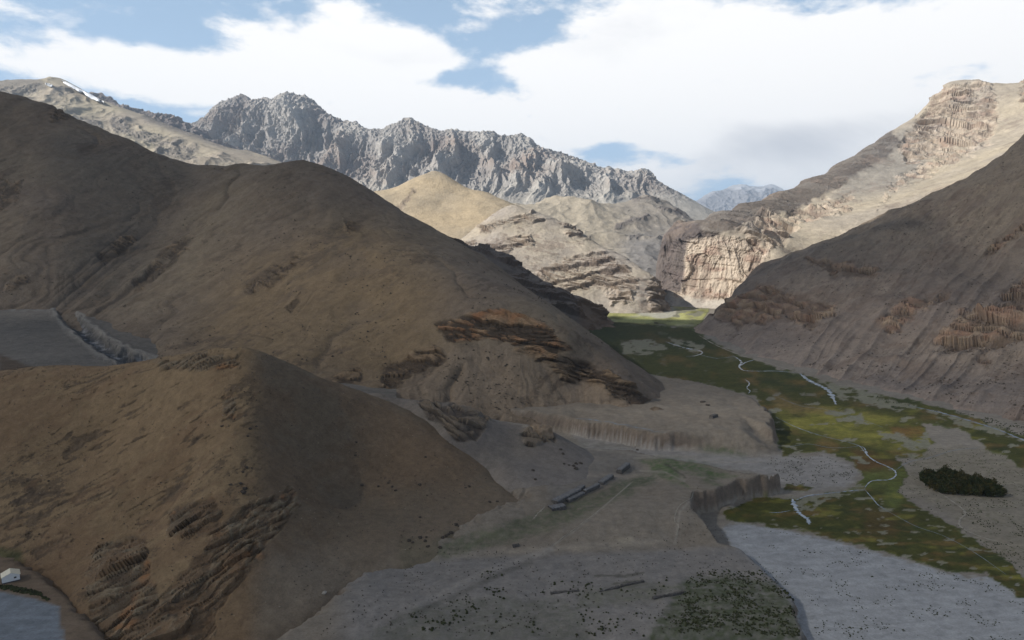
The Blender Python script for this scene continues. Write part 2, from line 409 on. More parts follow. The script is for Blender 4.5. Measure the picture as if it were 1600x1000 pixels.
def paintA(q):
    x, y, z = q.x, q.y, q.z
    n1 = fbm(x/60, y/60, z/60, 4); n2 = fbm(x/9, y/9, z/9, 4)
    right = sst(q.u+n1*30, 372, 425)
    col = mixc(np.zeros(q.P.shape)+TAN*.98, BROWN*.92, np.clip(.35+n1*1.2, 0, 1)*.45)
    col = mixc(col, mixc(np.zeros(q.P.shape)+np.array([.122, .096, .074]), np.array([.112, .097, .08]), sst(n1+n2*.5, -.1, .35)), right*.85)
    low = sst(q.v+n2*25+n1*30-.06*(q.u-400), 830, 905)*sst(q.u, 330, 500)
    col = mixc(col, GREY*.95, low*.8)
    lowl = sst(q.v+n1*40, 780, 900)*(1-sst(q.u, 60, 330)); col = mixc(col, BROWN*.95, lowl*.6)
    col = mixc(col, DARK*1.25, q.rib*.62)
    rc = mixc(np.zeros(q.P.shape)+np.array([.14, .105, .075]), np.array([.21, .19, .15]), np.clip(q.st*1.6-.3, 0, 1))
    rc = mixc(rc, np.array([.3, .15, .07]), sst(fbm(x/14, y/14, z/10, 3), .12, .35)*.6)
    rc = mixc(rc, DARK*.9, sst(1-q.cr, .6, .85)*.7)  # recesses between the ledges darkened in colour, like crevice shade
    crag_shade = 1-sst(sdp(q.u, q.v, [(262, 800), (330, 775), (352, 800), (345, 835), (300, 845), (262, 838)])+n2*12, -5, 4)
    rc = mixc(rc, DARK*.9, crag_shade*.35)  # dark patch laid over the crag, its shadow put into the colour
    col = mixc(col, rc, q.rock*.9)
    sp = sst(fbm(x/1.6, y/1.6, z/1.6, 2), .34, .48); col = mixc(col, DARK*1.2, sp*.45)
    col = mixc(col, DARK*1.1, scars(q, 5., .6, .26)*.6*(1-right)); col = mixc(col, BROWN*1.1, scars(q, 11., .6, .1, 5, 3)*.5*(1-right))
    gr = 1-sst(sdl(q.u, q.v, [(640, 868), (720, 850), (800, 828), (830, 805)])+n2*22, 10, 30); col = mixc(col, np.array([.06, .075, .04]), gr*.65)
    gr = 1-sst(sdl(q.u, q.v, [(0, 865), (25, 870)])+n2*12, 4, 18); col = mixc(col, np.array([.05, .065, .03]), gr*.7)
    ft = 1-sst(q.z+n2*5+n1*4, 5, 17); col = mixc(col, np.array([.175, .155, .13]), ft*.65*right)
    return col*(1+.25*n2)[..., None]*np.array([1.0, .93, .84])
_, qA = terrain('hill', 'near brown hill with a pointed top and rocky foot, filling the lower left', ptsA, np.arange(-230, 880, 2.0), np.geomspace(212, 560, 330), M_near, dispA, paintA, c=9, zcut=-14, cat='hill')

# ------------------------------------------------------------------ dark hillock behind it (B)
crestB = [(520, 605, 470), (590, 619, 460), (650, 625, 455), (700, 631, 450), (738, 640, 448), (770, 655, 450), (800, 660, 452), (850, 668, 452), (890, 688, 450), (930, 712, 440), (955, 728, 430)]
ptsB = W(crestB)+back(crestB, 45, 26)+W([(860, 790, 361), (800, 770, 372), (780, 745, 385), (930, 760, 380), (960, 742, 410), (700, 690, 410), (850, 725, 405), (800, 712, 412), (640, 660, 430)])
ptsB += [tuple(at(u, v, D)-np.array([0, 0, 12.])) for (u, v, D) in [(860, 850, 330), (940, 800, 350), (1000, 760, 400), (1010, 720, 440)]]
ptsB += [(-90, 440, 12), (-60, 400, -12), (-110, 360, -20), (-30, 345, -16), (-20, 380, -8)]
def dispB(q):
    x, y, z = q.x, q.y, q.z
    n = fbm(q.u/25, q.v/25, x*0, 3)*9
    q.rock = np.zeros(x.shape)
    for poly in ([(655, 622), (740, 636), (765, 655), (745, 690), (715, 690), (690, 665), (660, 645)], [(835, 655), (868, 655), (866, 690), (825, 700), (815, 680)]):
        q.rock = np.maximum(q.rock, 1-sst(sdp(q.u, q.v, poly)+n, -4, 5))
    q.cr = 1.5*ledges(x, y, z, 6, .5, .1, 5); q.rock = q.rock*sst(fbm(x/12, y/12, z/12, 4)+q.rock*.5, -.05, .3)
    h = 1.2*fbm(x/25, y/25, z/25, 4)+q.rock*4.5*(q.cr-.3)
    q.P += q.N*h[..., None]
def paintB(q):
    x, y, z = q.x, q.y, q.z
    n1 = fbm(x/30, y/30, z/30, 4); n2 = fbm(x/6, y/6, z/6, 4)
    col = mixc(np.zeros(q.P.shape)+np.array([.125, .112, .105]), np.array([.16, .14, .12]), np.clip(.4+n1, 0, 1))
    col = mixc(col, GREY*1.05, 1-sst(q.z, 8, 22))
    pale = 1-sst(sdl(q.u, q.v, [(775, 650), (820, 662), (850, 668)])+n2*12, 2, 10); col = mixc(col, np.array([.27, .24, .2]), pale*.8)
    rc = mixc(np.zeros(q.P.shape)+np.array([.15, .12, .09]), DARK, sst(1-q.cr, .5, .85))  # crevice shade of the crumbling rock painted in
    col = mixc(col, rc, q.rock*.85)
    tan = sst(x*0+q.u, 880, 760)*sst(q.v, 760, 780); col = mixc(col, np.array([.2, .165, .12]), tan*.6)
    return col*(1+.2*n2)[..., None]
terrain('hill', 'low dark scree hillock with crumbling crest behind the near brown hill', ptsB, np.arange(560, 1020, 1.9), np.geomspace(345, 520, 180), M_near, dispB, paintB, c=6, zcut=-3, cat='hill')

# ------------------------------------------------------------------ great left ridge (C)
skyC = [(-500, 40, 1300), (-250, 80, 1320), (-100, 115, 1310), (0, 147, 1300), (50, 156, 1280), (80, 163, 1260), (110, 180, 1240), (150, 197, 1230), (200, 217, 1215), (260, 244, 1200), (300, 257, 1190),
        (335, 257, 1170), (380, 255, 1150), (430, 257, 1120), (470, 250, 1100), (500, 258, 1095), (540, 276, 1085), (580, 299, 1060), (640, 334, 1030), (700, 368, 1010), (750, 399, 975), (800, 432, 930), (850, 468, 880), (900, 508, 825), (950, 543, 775), (1000, 576, 740)]
inC = [(470, 262, 1060), (500, 290, 1015), (560, 342, 955), (600, 373, 880), (640, 402, 805), (680, 428, 750), (720, 452, 705), (760, 473, 670), (800, 492, 645), (890, 542, 612), (960, 592, 590), (1030, 640, 560)]
gulC = [(300, 275, 1140), (260, 330, 1060), (220, 400, 960), (180, 460, 860), (150, 500, 790)]
lefC = [(85, 200, 1190), (75, 260, 1080), (60, 330, 970), (20, 420, 860), (-100, 300, 1050)]
footC = [(0, 482, 800), (60, 483, 800), (110, 490, 800), (170, 530, 720), (240, 560, 660), (330, 575, 620), (450, 590, 580), (590, 618, 560), (700, 652, 548), (800, 662, 543), (880, 668, 545), (960, 668, 560), (1040, 660, 575), (-200, 470, 830), (-400, 460, 840)]
faceC = [(330, 400, 920), (430, 430, 830), (560, 480, 730), (660, 500, 670), (690, 560, 615), (620, 560, 635), (800, 545, 612), (850, 600, 590), (900, 590, 605), (450, 500, 720), (330, 500, 755), (960, 630, 575), (760, 600, 590)]
ptsC = W(skyC)+W(inC)+W(gulC)+W(lefC)+W(footC)+W(faceC)
for (u, v, D) in skyC:
    p = at(u, v, D)
    if u > 480:
        dx, dy = (90, 60); k = min(1, max(.25, (p[2]-10)/150.))
        ptsC.append((p[0]+dx*k, D+dy*k, p[2]-75*k)); ptsC.append((p[0]+2.6*dx*k, D+2.6*dy*k, p[2]-190*k))
    else:
        ptsC += [(p[0]*(D+160)/D, D+160, p[2]-80), (p[0]*(D+420)/D, D+420, p[2]-250)]
for (u, v, D) in footC:
    p = at(u, v, D); ptsC.append((p[0]*(D-50)/D, D-50, p[2]-16))
for (u, v, D) in [(1080, 620, 640), (1060, 600, 700), (1090, 660, 580)]:
    p = gz(u, v, 0); ptsC.append((p[0], p[1], -4))
def dispC(q):
    x, y, z = q.x, q.y, q.z
    h = 7*fbm(x/150, y/150, z/150, 5)
    h = h+1.0*fbm(x/14, y/14, z/14, 3)
    n = fbm(q.u/22, q.v/22, x*0, 4)*10
    q.rock = np.zeros(x.shape)
    polys = [[(680, 505), (760, 488), (800, 490), (850, 510), (895, 545), (860, 560), (820, 545), (760, 530), (700, 540)], [(800, 545), (850, 545), (940, 575), (905, 590), (830, 558)],
             [(860, 570), (950, 580), (1030, 635), (1010, 643), (940, 605), (880, 592)], [(600, 570), (680, 540), (700, 560), (640, 590), (595, 615)],
             [(520, 585), (560, 572), (570, 590), (530, 600)], [(0, 270), (35, 285), (30, 320), (0, 330)], [(380, 450), (430, 415), (475, 390), (455, 425), (400, 460)],
             [(450, 480), (466, 458), (468, 475), (455, 492)], [(255, 385), (310, 358), (300, 385), (240, 440), (200, 465), (210, 440)], [(150, 400), (205, 360), (210, 375), (165, 410)],
             [(75, 160), (100, 165), (112, 185), (80, 195)], [(0, 430), (30, 425), (45, 440), (10, 450)], [(540, 345), (565, 340), (560, 362), (540, 362)]]
    for k, poly in enumerate(polys):
        q.rock = np.maximum(q.rock, (1-sst(sdp(q.u, q.v, poly)+n, -4, 6))*(1 if k < 5 else .75))
    q.rock *= (y < 1300)
    q.red = 1-sst(sdp(q.u, q.v, polys[0])+n, -4, 6)
    q.cr = 1.5*ledges(x, y, z, 11, .28, .1, 7, 3); q.rock = q.rock*sst(fbm(x/26, y/26, z/20, 4)+q.rock*.5, 0, .32)
    # parallel gullies above the side valley
    g = 1-sst(sdp(q.u, q.v, [(70, 470), (200, 360), (310, 350), (260, 430), (160, 505), (90, 500)]), -25, 20)
    gl = ridged((q.u*.62+q.v*.78)/19., x*0+3.1, x*0, 2)
    h = h-g*5*gl
    q.gul = g*gl
    wv = fbm(x/120, y/120, z/120, 3)*1.3; lft = 1-sst((q.u-470)*1.23-(q.v-256)*1.0, -30, 10)*sst(q.u, 400, 480)
    q.g2 = ridged((q.u*.62+q.v*.78)/75.+wv, q.u/600., x*0+5, 3)
    h = h-lft*5.*(q.g2-.35)-(1-lft)*3*(ridged((q.u*.66-q.v*.75)/60.+wv, q.u/600., x*0+8, 3)-.4)
    q.g2 = q.g2*lft
    # fine vertical rills on the pale scree under the red band
    sc = 1-sst(sdp(q.u, q.v, [(590, 620), (700, 545), (790, 540), (900, 590), (1030, 645), (880, 665), (700, 650)]), -15, 15)
    q.sc = sc; q.ril = fbm(q.u/9.+fbm(q.u/60, q.v/60, x*0, 2)*3, q.v/55., x*0, 4)
    h = h+sc*q.ril*.9+q.rock*(8.5*(q.cr-.35))
    q.P += q.N*h[..., None]
def paintC(q):
    x, y, z = q.x, q.y, q.z
    n1 = fbm(x/190, y/190, z/190, 4); n2 = fbm(x/24, y/24, z/24, 4)
    s = q.N2[..., 0]
    col = mixc(np.zeros(q.P.shape)+np.array([.175, .155, .125]), np.array([.155, .135, .118]), np.clip(.5+n1*1.6, 0, 1))
    warm = 1-sst(sdp(q.u, q.v, [(380, 400), (560, 340), (720, 460), (640, 620), (430, 600), (250, 560)])+n1*70, -60, 60)
    col = mixc(col, np.array([.185, .145, .095]), warm*.8)
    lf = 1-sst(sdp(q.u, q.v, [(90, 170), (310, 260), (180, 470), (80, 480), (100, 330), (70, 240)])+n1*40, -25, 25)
    col = mixc(col, np.array([.125, .116, .104]), lf*.75)  # flank turned to the right painted darker, as its shade
    col = mixc(col, np.array([.185, .16, .135]), q.sc*.7)
    col = col*(1+q.sc*.2*q.ril)[..., None]
    col = mixc(col, np.array([.13, .112, .095]), sst(q.g2, .5, .85)*.4)  # wide gully bottoms coloured darker, shade painted in
    col = mixc(col, np.array([.105, .095, .088]), q.gul*.75)  # shade of the narrow gullies put into the colour
    rc = mixc(np.zeros(q.P.shape)+np.array([.2, .155, .11]), DARK*.9, sst(1-q.cr, .42, .7))  # shade in the ledge recesses painted dark
    rr = mixc(np.zeros(q.P.shape)+np.array([.25, .135, .075]), np.array([.25, .19, .13]), np.clip(.4+n2*2, 0, 1))
    rr = mixc(rr, DARK*.8, sst(1-q.cr, .48, .72))  # red band gets the same painted crevice shade
    rc = mixc(rc, rr, q.red)
    col = mixc(col, rc, q.rock*.85)
    sp = sst(fbm(x/4.2, y/4.2, z/4.2, 2), .36, .5); col = mixc(col, DARK*1.2, sp*.4)
    col = mixc(col, DARK*1.5, scars(q, 11., .75, .26)*.55); col = mixc(col, np.array([.125,.105,.085]), scars(q, 30., .7, .1, 5, 4)*.45)
    st = sst(fbm((q.u*.5+q.v*.87)/7., (q.u*.87-q.v*.5)/60., x*0, 3), .08, .5)*(1-q.sc); col = mixc(col, DARK*1.6, st*.3)
    return col*(1+.2*n2)[..., None]*np.array([1.02, .93, .83])
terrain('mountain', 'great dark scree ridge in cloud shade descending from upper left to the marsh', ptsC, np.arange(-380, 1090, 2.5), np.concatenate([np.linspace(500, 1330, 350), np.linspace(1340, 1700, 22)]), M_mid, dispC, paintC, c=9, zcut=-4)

# ------------------------------------------------------------------ side valley fan on the left (N)
ptsN = W([(-400, 480, 820), (-200, 482, 815), (0, 483, 810), (60, 484, 805), (100, 489, 800), (0, 560, 575), (-150, 570, 580), (100, 560, 590), (160, 572, 590), (60, 520, 690), (130, 540, 650), (190, 562, 620),
          (150, 510, 760), (230, 568, 640), (330, 585, 600), (450, 600, 560), (600, 630, 520)])
ptsN += [(-500, 450, 58), (-300, 450, 48), (-150, 460, 38), (0, 470, 14), (-600, 900, 85)]
chN = [(100, 487), (112, 500), (135, 520), (160, 540), (190, 556), (225, 570), (260, 580)]
def dispN(q):
    d = sdl(q.u, q.v, chN)+fbm(q.u/12, q.v/8, q.x*0, 3)*7
    q.ch = 1-sst(d, 2, 13)
    h = .8*fbm(q.x/30, q.y/30, q.z/30, 4)-q.ch*7+(1-sst(np.abs(d-16), 0, 7))*.8
    q.rim = (1-sst(np.abs(d-15), 0, 5)); q.P[..., 2] += h+1.2*ridged(q.x/16, q.y/16, q.x*0, 4)*(.3+q.ch*.6)
def paintN(q):
    n1 = fbm(q.x/80, q.y/80, q.z/20, 4); n2 = fbm(q.x/9, q.y/9, q.z/9, 4)
    col = mixc(np.zeros(q.P.shape)+np.array([.13, .12, .108]), np.array([.17, .155, .138]), np.clip(.3+n1*1.5, 0, 1))
    col = mixc(col, np.array([.3, .28, .25]), q.rim*.55)
    chc = mixc(np.zeros(q.P.shape)+np.array([.05, .055, .062]), np.array([.22, .23, .25]), sst(n2, .05, .3))
    col = mixc(col, chc, q.ch*.9)
    top = (1-sst(np.abs(q.v-483), 0, 6))*(q.u < 110); col = mixc(col, np.array([.25, .245, .24]), top*.5*np.clip(n2*3+.5, 0, 1))
    br = 1-sst(sdp(q.u, q.v, [(0, 555), (60, 580), (0, 590)])+n2*5, -3, 5); col = mixc(col, BROWN*.6, br*.8)
    return col*(1+.2*n2)[..., None]
terrain('valley_fan', 'grey gravel fan with an incised stream channel behind the brown hill at left', ptsN, np.arange(-420, 620, 2.6), np.linspace(440, 840, 180), M_mid, dispN, paintN, c=8, zcut=-3, cat='gravel fan')

# ------------------------------------------------------------------ rocky spurs in shade beyond the ridge (D)
crD = [(640, 345, 1350), (700, 378, 1380), (740, 388, 1400), (765, 390, 1400), (790, 404, 1410), (820, 422, 1410), (850, 441, 1400), (880, 460, 1390), (905, 463, 1380), (930, 474, 1370), (940, 485, 1365)]
ptsD = W(crD)+back(crD, 120, 75)+W([(650, 440, 1180), (750, 450, 1200), (850, 492, 1200), (900, 505, 1250), (945, 500, 1345), (800, 470, 1200)])+[(200, 1340, -6), (190, 1420, -14), (140, 1230, -8), (230, 1380, -20), (60, 1150, -6), (-100, 1100, 20)]
def dispD(q):
    x, y, z = q.x, q.y, q.z
    q.cr = .7*ledges(x, y, z, 30, .3, .1, 9)+.6*blocks(x, y, z, 34, 20, .3, .1, 4, 9); q.rock = sst(q.cr+fbm(x/90, y/90, z/60, 3), .3, .55)
    q.P += q.N*(q.rock*34*(q.cr-.35)+3*fbm(x/50, y/50, z/50, 3))[..., None]
def paintD(q):
    n = fbm(q.x/40, q.y/40, q.z/40, 4)
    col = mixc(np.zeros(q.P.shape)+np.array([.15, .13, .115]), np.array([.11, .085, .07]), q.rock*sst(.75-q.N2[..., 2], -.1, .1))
    col = mixc(col, DARK, sst(1-q.cr, .6, .9)*q.rock*.7)  # hollows of the crags darkened by colour for crevice shade
    rd = sst(q.u, 895, 915); col = mixc(col, np.array([.17, .115, .075]), rd*.6)
    return col*(1+.25*n)[..., None]
terrain('rocky_spur', 'dark craggy spur in shade between the great left ridge and the marsh', ptsD, np.arange(620, 960, 1.6), np.linspace(1130, 1540, 130), M_mid, dispD, paintD, c=8, zcut=-4, cat='rocky spur')

# ------------------------------------------------------------------ sunlit rocky hill at the valley bend (E2)
crE = [(620, 430, 1950), (680, 400, 1950), (715, 378, 1950), (745, 355, 1980), (775, 332, 2000), (800, 320, 2000), (830, 328, 1980), (860, 339, 1950), (895, 354, 1920), (915, 368, 1900), (940, 385, 1860), (975, 401, 1800), (1000, 417, 1760), (1018, 430, 1720), (1030, 447, 1690)]
ptsE = W(crE)+back(crE, 130, 60)+back(crE, 400, 200)
ptsE += W([(1040, 488, 1655), (1010, 496, 1600), (960, 497, 1590), (930, 495, 1590), (850, 470, 1620), (800, 430, 1700), (750, 410, 1780), (900, 430, 1700), (950, 450, 1670), (1000, 460, 1640), (880, 400, 1780), (830, 370, 1850), (980, 430, 1700)])
ptsE += [(400, 1700, -12), (390, 1780, -12), (340, 1560, -15), (240, 1530, -15), (390, 1640, -12), (100, 1540, -6), (420, 1850, -10)]
def strat(q, ang, per):
    s = (q.z+math.tan(ang)*q.x*.6+fbm(q.x/90, q.y/90, q.z/90, 3)*22)/per
    f = s-np.floor(s); return f
def dispE(q):
    x, y, z = q.x, q.y, q.z
    n = fbm(q.u/14, q.v/10, x*0, 4)*8
    q.rock = np.zeros(x.shape)
    for poly in ([(705, 385), (745, 370), (745, 382), (715, 395)], [(745, 355), (830, 330), (850, 345), (790, 352), (750, 368)], [(760, 380), (830, 365), (835, 380), (790, 398), (760, 395)],
                 [(825, 430), (880, 405), (945, 395), (975, 410), (1000, 440), (985, 470), (955, 478), (930, 450), (880, 455), (835, 445)], [(1008, 455), (1022, 428), (1040, 440), (1050, 495), (1012, 490)],
                 [(870, 345), (925, 365), (922, 378), (890, 368)]):
        q.rock = np.maximum(q.rock, 1-sst(sdp(q.u, q.v, poly)+n, -5, 5))
    q.cr = .8*ledges(x, y, z, 26, .4, .1, 4)+.5*blocks(x, y, z, 34, 17, .35, .1, 4, 4); q.rock = q.rock*sst(fbm(x/60, y/60, z/40, 4)+q.rock*.5, 0, .35)
    f = strat(q, -.25, 26.); q.f = f
    step = (sst(f, 0, .25)-f)
    q.P += q.N*(4*fbm(x/120, y/120, z/120, 4)+q.rock*(22*(q.cr-.4)+9*step)+1.5*fbm(x/20, y/20, z/20, 3)+ 3*step*sst(fbm(x/150, y/150, z/80, 2), -.1, .3))[..., None]
def paintE(q):
    x, y, z = q.x, q.y, q.z
    n1 = fbm(x/140, y/140, z/140, 4); n2 = fbm(x/22, y/22, z/22, 4)
    col = mixc(np.zeros(q.P.shape)+np.array([.34, .30, .245]), np.array([.30, .27, .245]), np.clip(.5+n1*2, 0, 1))
    rc = mixc(np.zeros(q.P.shape)+np.array([.25, .2, .165]), np.array([.12, .092, .078]), sst(1-q.cr, .4, .75))  # ledge recesses coloured darker, painted crevice shade
    col = mixc(col, rc, q.rock*.8*sst(.9-q.N2[..., 2], 0, .2))
    col = mixc(col, np.array([.22, .18, .15]), (1-sst(q.f, 0, .2))*.35*np.clip(n1*3+.3, 0, 1))
    col = mixc(col, np.array([.17,.135,.115]), scars(q, 14., -.35, .2)*.55)
    return col*(1+.2*n2)[..., None]*np.array([1.1, 1.09, 1.06])
terrain('hill', 'sunlit pale hill with ledges of dark rock where the valley bends', ptsE, np.arange(600, 1075, 1.3), np.concatenate([np.linspace(1540, 2060, 250), np.linspace(2070, 2500, 20)]), M_far, dispE, paintE, c=10, zcut=-4, cat='hill')

# ------------------------------------------------------------------ tan peak (E1)
crT = [(500, 330, 2600), (560, 305, 2600), (590, 298, 2580), (612, 295, 2600), (640, 283, 2620), (665, 271, 2620), (680, 266, 2620), (697, 272, 2600), (720, 287, 2560), (745, 299, 2540), (765, 302, 2520), (790, 315, 2480), (820, 328, 2430), (860, 345, 2350), (900, 360, 2300)]
ptsT = W(crT)+back(crT, 160, 90)+back(crT, 500, 330)+W([(600, 340, 2350), (700, 375, 2150), (640, 360, 2250), (690, 320, 2400), (740, 340, 2280), (820, 380, 2150), (660, 390, 2100), (560, 360, 2250)])+[(-300, 1900, 30), (0, 1800, 0), (200, 2000, 0), (-500, 2100, 40)]
def dispT(q):
    x, y, z = q.x, q.y, q.z
    n = fbm(q.u/14, q.v/10, x*0, 4)*8
    q.rock = 1-sst(sdl(q.u, q.v, [(620, 330), (640, 305), (645, 298)])+n, 0, 7)
    q.cr = ridged(x/60, y/60, z/60, 4)
    q.P += q.N*(14*fbm(x/260, y/260, z/260, 5)+q.rock*14*(q.cr-.3))[..., None]
def paintT(q):
    n1 = fbm(q.x/200, q.y/200, q.z/200, 4); n2 = fbm(q.x/30, q.y/30, q.z/30, 4)
    col = mixc(np.zeros(q.P.shape)+np.array([.39, .315, .215]), np.array([.34, .285, .21]), np.clip(.5+n1*2, 0, 1))
    col = mixc(col, np.array([.2, .16, .13]), q.rock*.7)
    return col*(1+.12*n2)[..., None]
terrain('mountain', 'sunlit yellow tan scree peak behind the dark ridge, in the middle of the picture', ptsT, np.arange(480, 930, 2), np.concatenate([np.linspace(1900, 2680, 170), np.linspace(2700, 3100, 14)]), M_far, dispT, paintT, c=14, zcut=-4)

# ------------------------------------------------------------------ grey brown mountain behind (F)
crF = [(760, 330, 3400), (800, 318, 3450), (830, 318, 3450), (860, 313, 3480), (885, 308, 3500), (920, 313, 3500), (950, 318, 3520), (980, 313, 3560), (1005, 310, 3600), (1025, 312, 3600), (1045, 325, 3560), (1065, 338, 3500), (1085, 350, 3450), (1110, 362, 3400), (1150, 380, 3300)]
ptsF = W(crF)+back(crF, 200, 120)+back(crF, 600, 420)+W([(860, 345, 3150), (900, 360, 3050), (960, 350, 3150), (1000, 340, 3250), (980, 385, 2850), (1040, 425, 2500), (1000, 415, 2550), (1030, 380, 2900), (930, 400, 2700), (1070, 380, 3000), (830, 350, 3100)])+[(300, 2300, 0), (700, 2400, 0), (0, 2600, 60), (1000, 2700, 100)]
def dispF(q):
    x, y, z = q.x, q.y, q.z
    n = fbm(q.u/10, q.v/8, x*0, 4)*7
    q.rock = np.zeros(x.shape)
    for ln in ([(965, 355), (985, 347), (1010, 342)], [(1030, 330), (1060, 335), (1075, 345)], [(985, 375), (1005, 368), (1030, 372)], [(990, 312), (1025, 311)]):
        q.rock = np.maximum(q.rock, 1-sst(sdl(q.u, q.v, ln)+n, 0, 7))
    q.cr = blocks(x, y, z, 50, 30, .2, .1, 3, 8); g = ridged(x/330, y/330, z/700, 3)
    q.P += q.N*(36*(g-.4)+q.rock*30*(q.cr-.3)+8*fbm(x/60, y/60, z/60, 3))[..., None]
def paintF(q):
    n1 = fbm(q.x/300, q.y/300, q.z/300, 4); n2 = fbm(q.x/50, q.y/50, q.z/50, 4)
    col = mixc(np.zeros(q.P.shape)+np.array([.33, .29, .23]), np.array([.22, .2, .18]), np.clip(sst(q.u+n1*60, 930, 1010)*.8, 0, 1))  # right part coloured darker, a cloud shadow painted on the slope
    col = mixc(col, np.array([.13, .115, .11]), q.rock*.8)
    lo = sst(q.v+n1*40, 345, 385)*sst(q.u, 950, 1000); col = mixc(col, np.array([.17, .165, .165]), lo*.8)  # lower right painted grey, as part of that cloud shadow
    return col*(1+.2*n2)[..., None]
terrain('mountain', 'middle distance mountain of tan scree and brown rock, with painted purple shade at right, above the gorge', ptsF, np.arange(740, 1170, 2), np.concatenate([np.linspace(2450, 3640, 190), np.linspace(3660, 4300, 14)]), M_far, dispF, paintF, c=20, zcut=-4)

# ------------------------------------------------------------------ great jagged grey range (G)
crG = [(150, 215, 6200), (210, 205, 6200), (260, 200, 6200), (300, 196, 6200), (322, 193, 6200), (335, 175, 6200), (350, 160, 6200), (362, 156, 6200), (375, 145, 6200), (385, 150, 6200), (398, 158, 6180), (415, 152, 6180), (428, 156, 6150), (442, 149, 6150), (460, 147, 6150), (478, 150, 6150), (492, 160, 6120),
       (508, 176, 6100), (525, 186, 6100), (545, 190, 6050), (560, 200, 6050), (582, 206, 6000), (600, 206, 6000), (618, 203, 6000), (624, 190, 6000), (640, 189, 6000), (652, 190, 5950), (668, 199, 5950), (690, 209, 5950), (706, 208, 5900), (722, 206, 5900), (740, 212, 5900), (760, 213, 5900),
       (770, 206, 5900), (782, 212, 5900), (800, 216, 5850), (816, 211, 5850), (830, 224, 5850), (850, 235, 5800), (880, 243, 5800), (905, 254, 5750), (930, 266, 5750), (955, 270, 5700), (975, 276, 5700), (985, 280, 5700), (1000, 272, 5650), (1012, 268, 5650), (1025, 282, 5650), (1045, 298, 5600), (1070, 310, 5550), (1090, 322, 5500), (1108, 335, 5450), (1150, 355, 5400)]
ptsG = W(crG)+back(crG[::2], 250, 300)+back(crG[::3], 900, 900)
ptsG += W([(300, 240, 5600), (380, 258, 5400), (330, 215, 5800), (430, 265, 5300), (520, 270, 5250), (600, 290, 5050), (680, 285, 5050), (760, 300, 4950), (830, 318, 4850), (900, 322, 4850), (960, 325, 4850), (1040, 345, 4800), (1110, 360, 4700), (420, 205, 5800), (600, 245, 5500), (760, 255, 5450), (900, 290, 5300), (1000, 310, 5200), (500, 225, 5650),
           (200, 260, 5400), (640, 340, 4300), (800, 350, 4200), (950, 360, 4200), (450, 300, 4600), (300, 290, 4600), (150, 290, 4600), (1100, 370, 4200)])
def dispG(q):
    x, y, z = q.x, q.y, q.z
    lim = sst(q.z+40, at(600, 300, 5000)[2]-60, at(600, 265, 5300)[2])
    wx = x+90*perlin(x/400, y/400, z/400); r1 = ridged(wx/430, y/1500, z/1300, 5, .6); r2 = .5*ridged(wx/115+7, y/300, z/260, 4, .6)+.6*blocks(x, y, z, 150, 110, .5, .2, 4, 3, .9)
    q.r1, q.r2 = r1, r2
    dc = sdl(q.u, q.v, [(a, b) for a, b, c_ in crG])
    near = sst(dc, 0, 30)
    h = (290*(r1-.38)*(.22+.78*near)+85*(r2-.4)*(.45+.55*near))*(.18+.82*lim)+20*lim*(ridged(x/38, y/38, z/60, 3)-.4)
    q.lim = lim
    q.P += (q.N*np.array([1, 1, .55]))*h[..., None]
    q.P[..., 2] += 20*lim*(ridged(x/70, y/70, z*0, 3)-.35)
def paintG(q):
    n1 = fbm(q.x/500, q.y/500, q.z/400, 4); n2 = fbm(q.x/70, q.y/70, q.z/70, 4)
    col = mixc(np.zeros(q.P.shape)+np.array([.33, .315, .30]), np.array([.235, .19, .165]), np.clip(.25+n1*2.4, 0, 1))
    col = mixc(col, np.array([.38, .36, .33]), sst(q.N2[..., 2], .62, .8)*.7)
    col = mixc(col, np.array([.14, .13, .135]), sst(.62-q.r1, .0, .5)*.5)  # shade in the clefts between the flutes painted darker
    sc = 1-q.lim; col = mixc(col, np.array([.34, .32, .285]), sc*.8)
    return col*(1+.35*n2)[..., None]
terrain('mountain_range', 'great jagged grey rock range across the skyline', ptsG, np.arange(140, 1160, 1.3), np.concatenate([np.linspace(4300, 4800, 14), np.linspace(4820, 6260, 205), np.linspace(6300, 7200, 14)]), M_far, dispG, paintG, c=14, zcut=0, cat='mountain range')

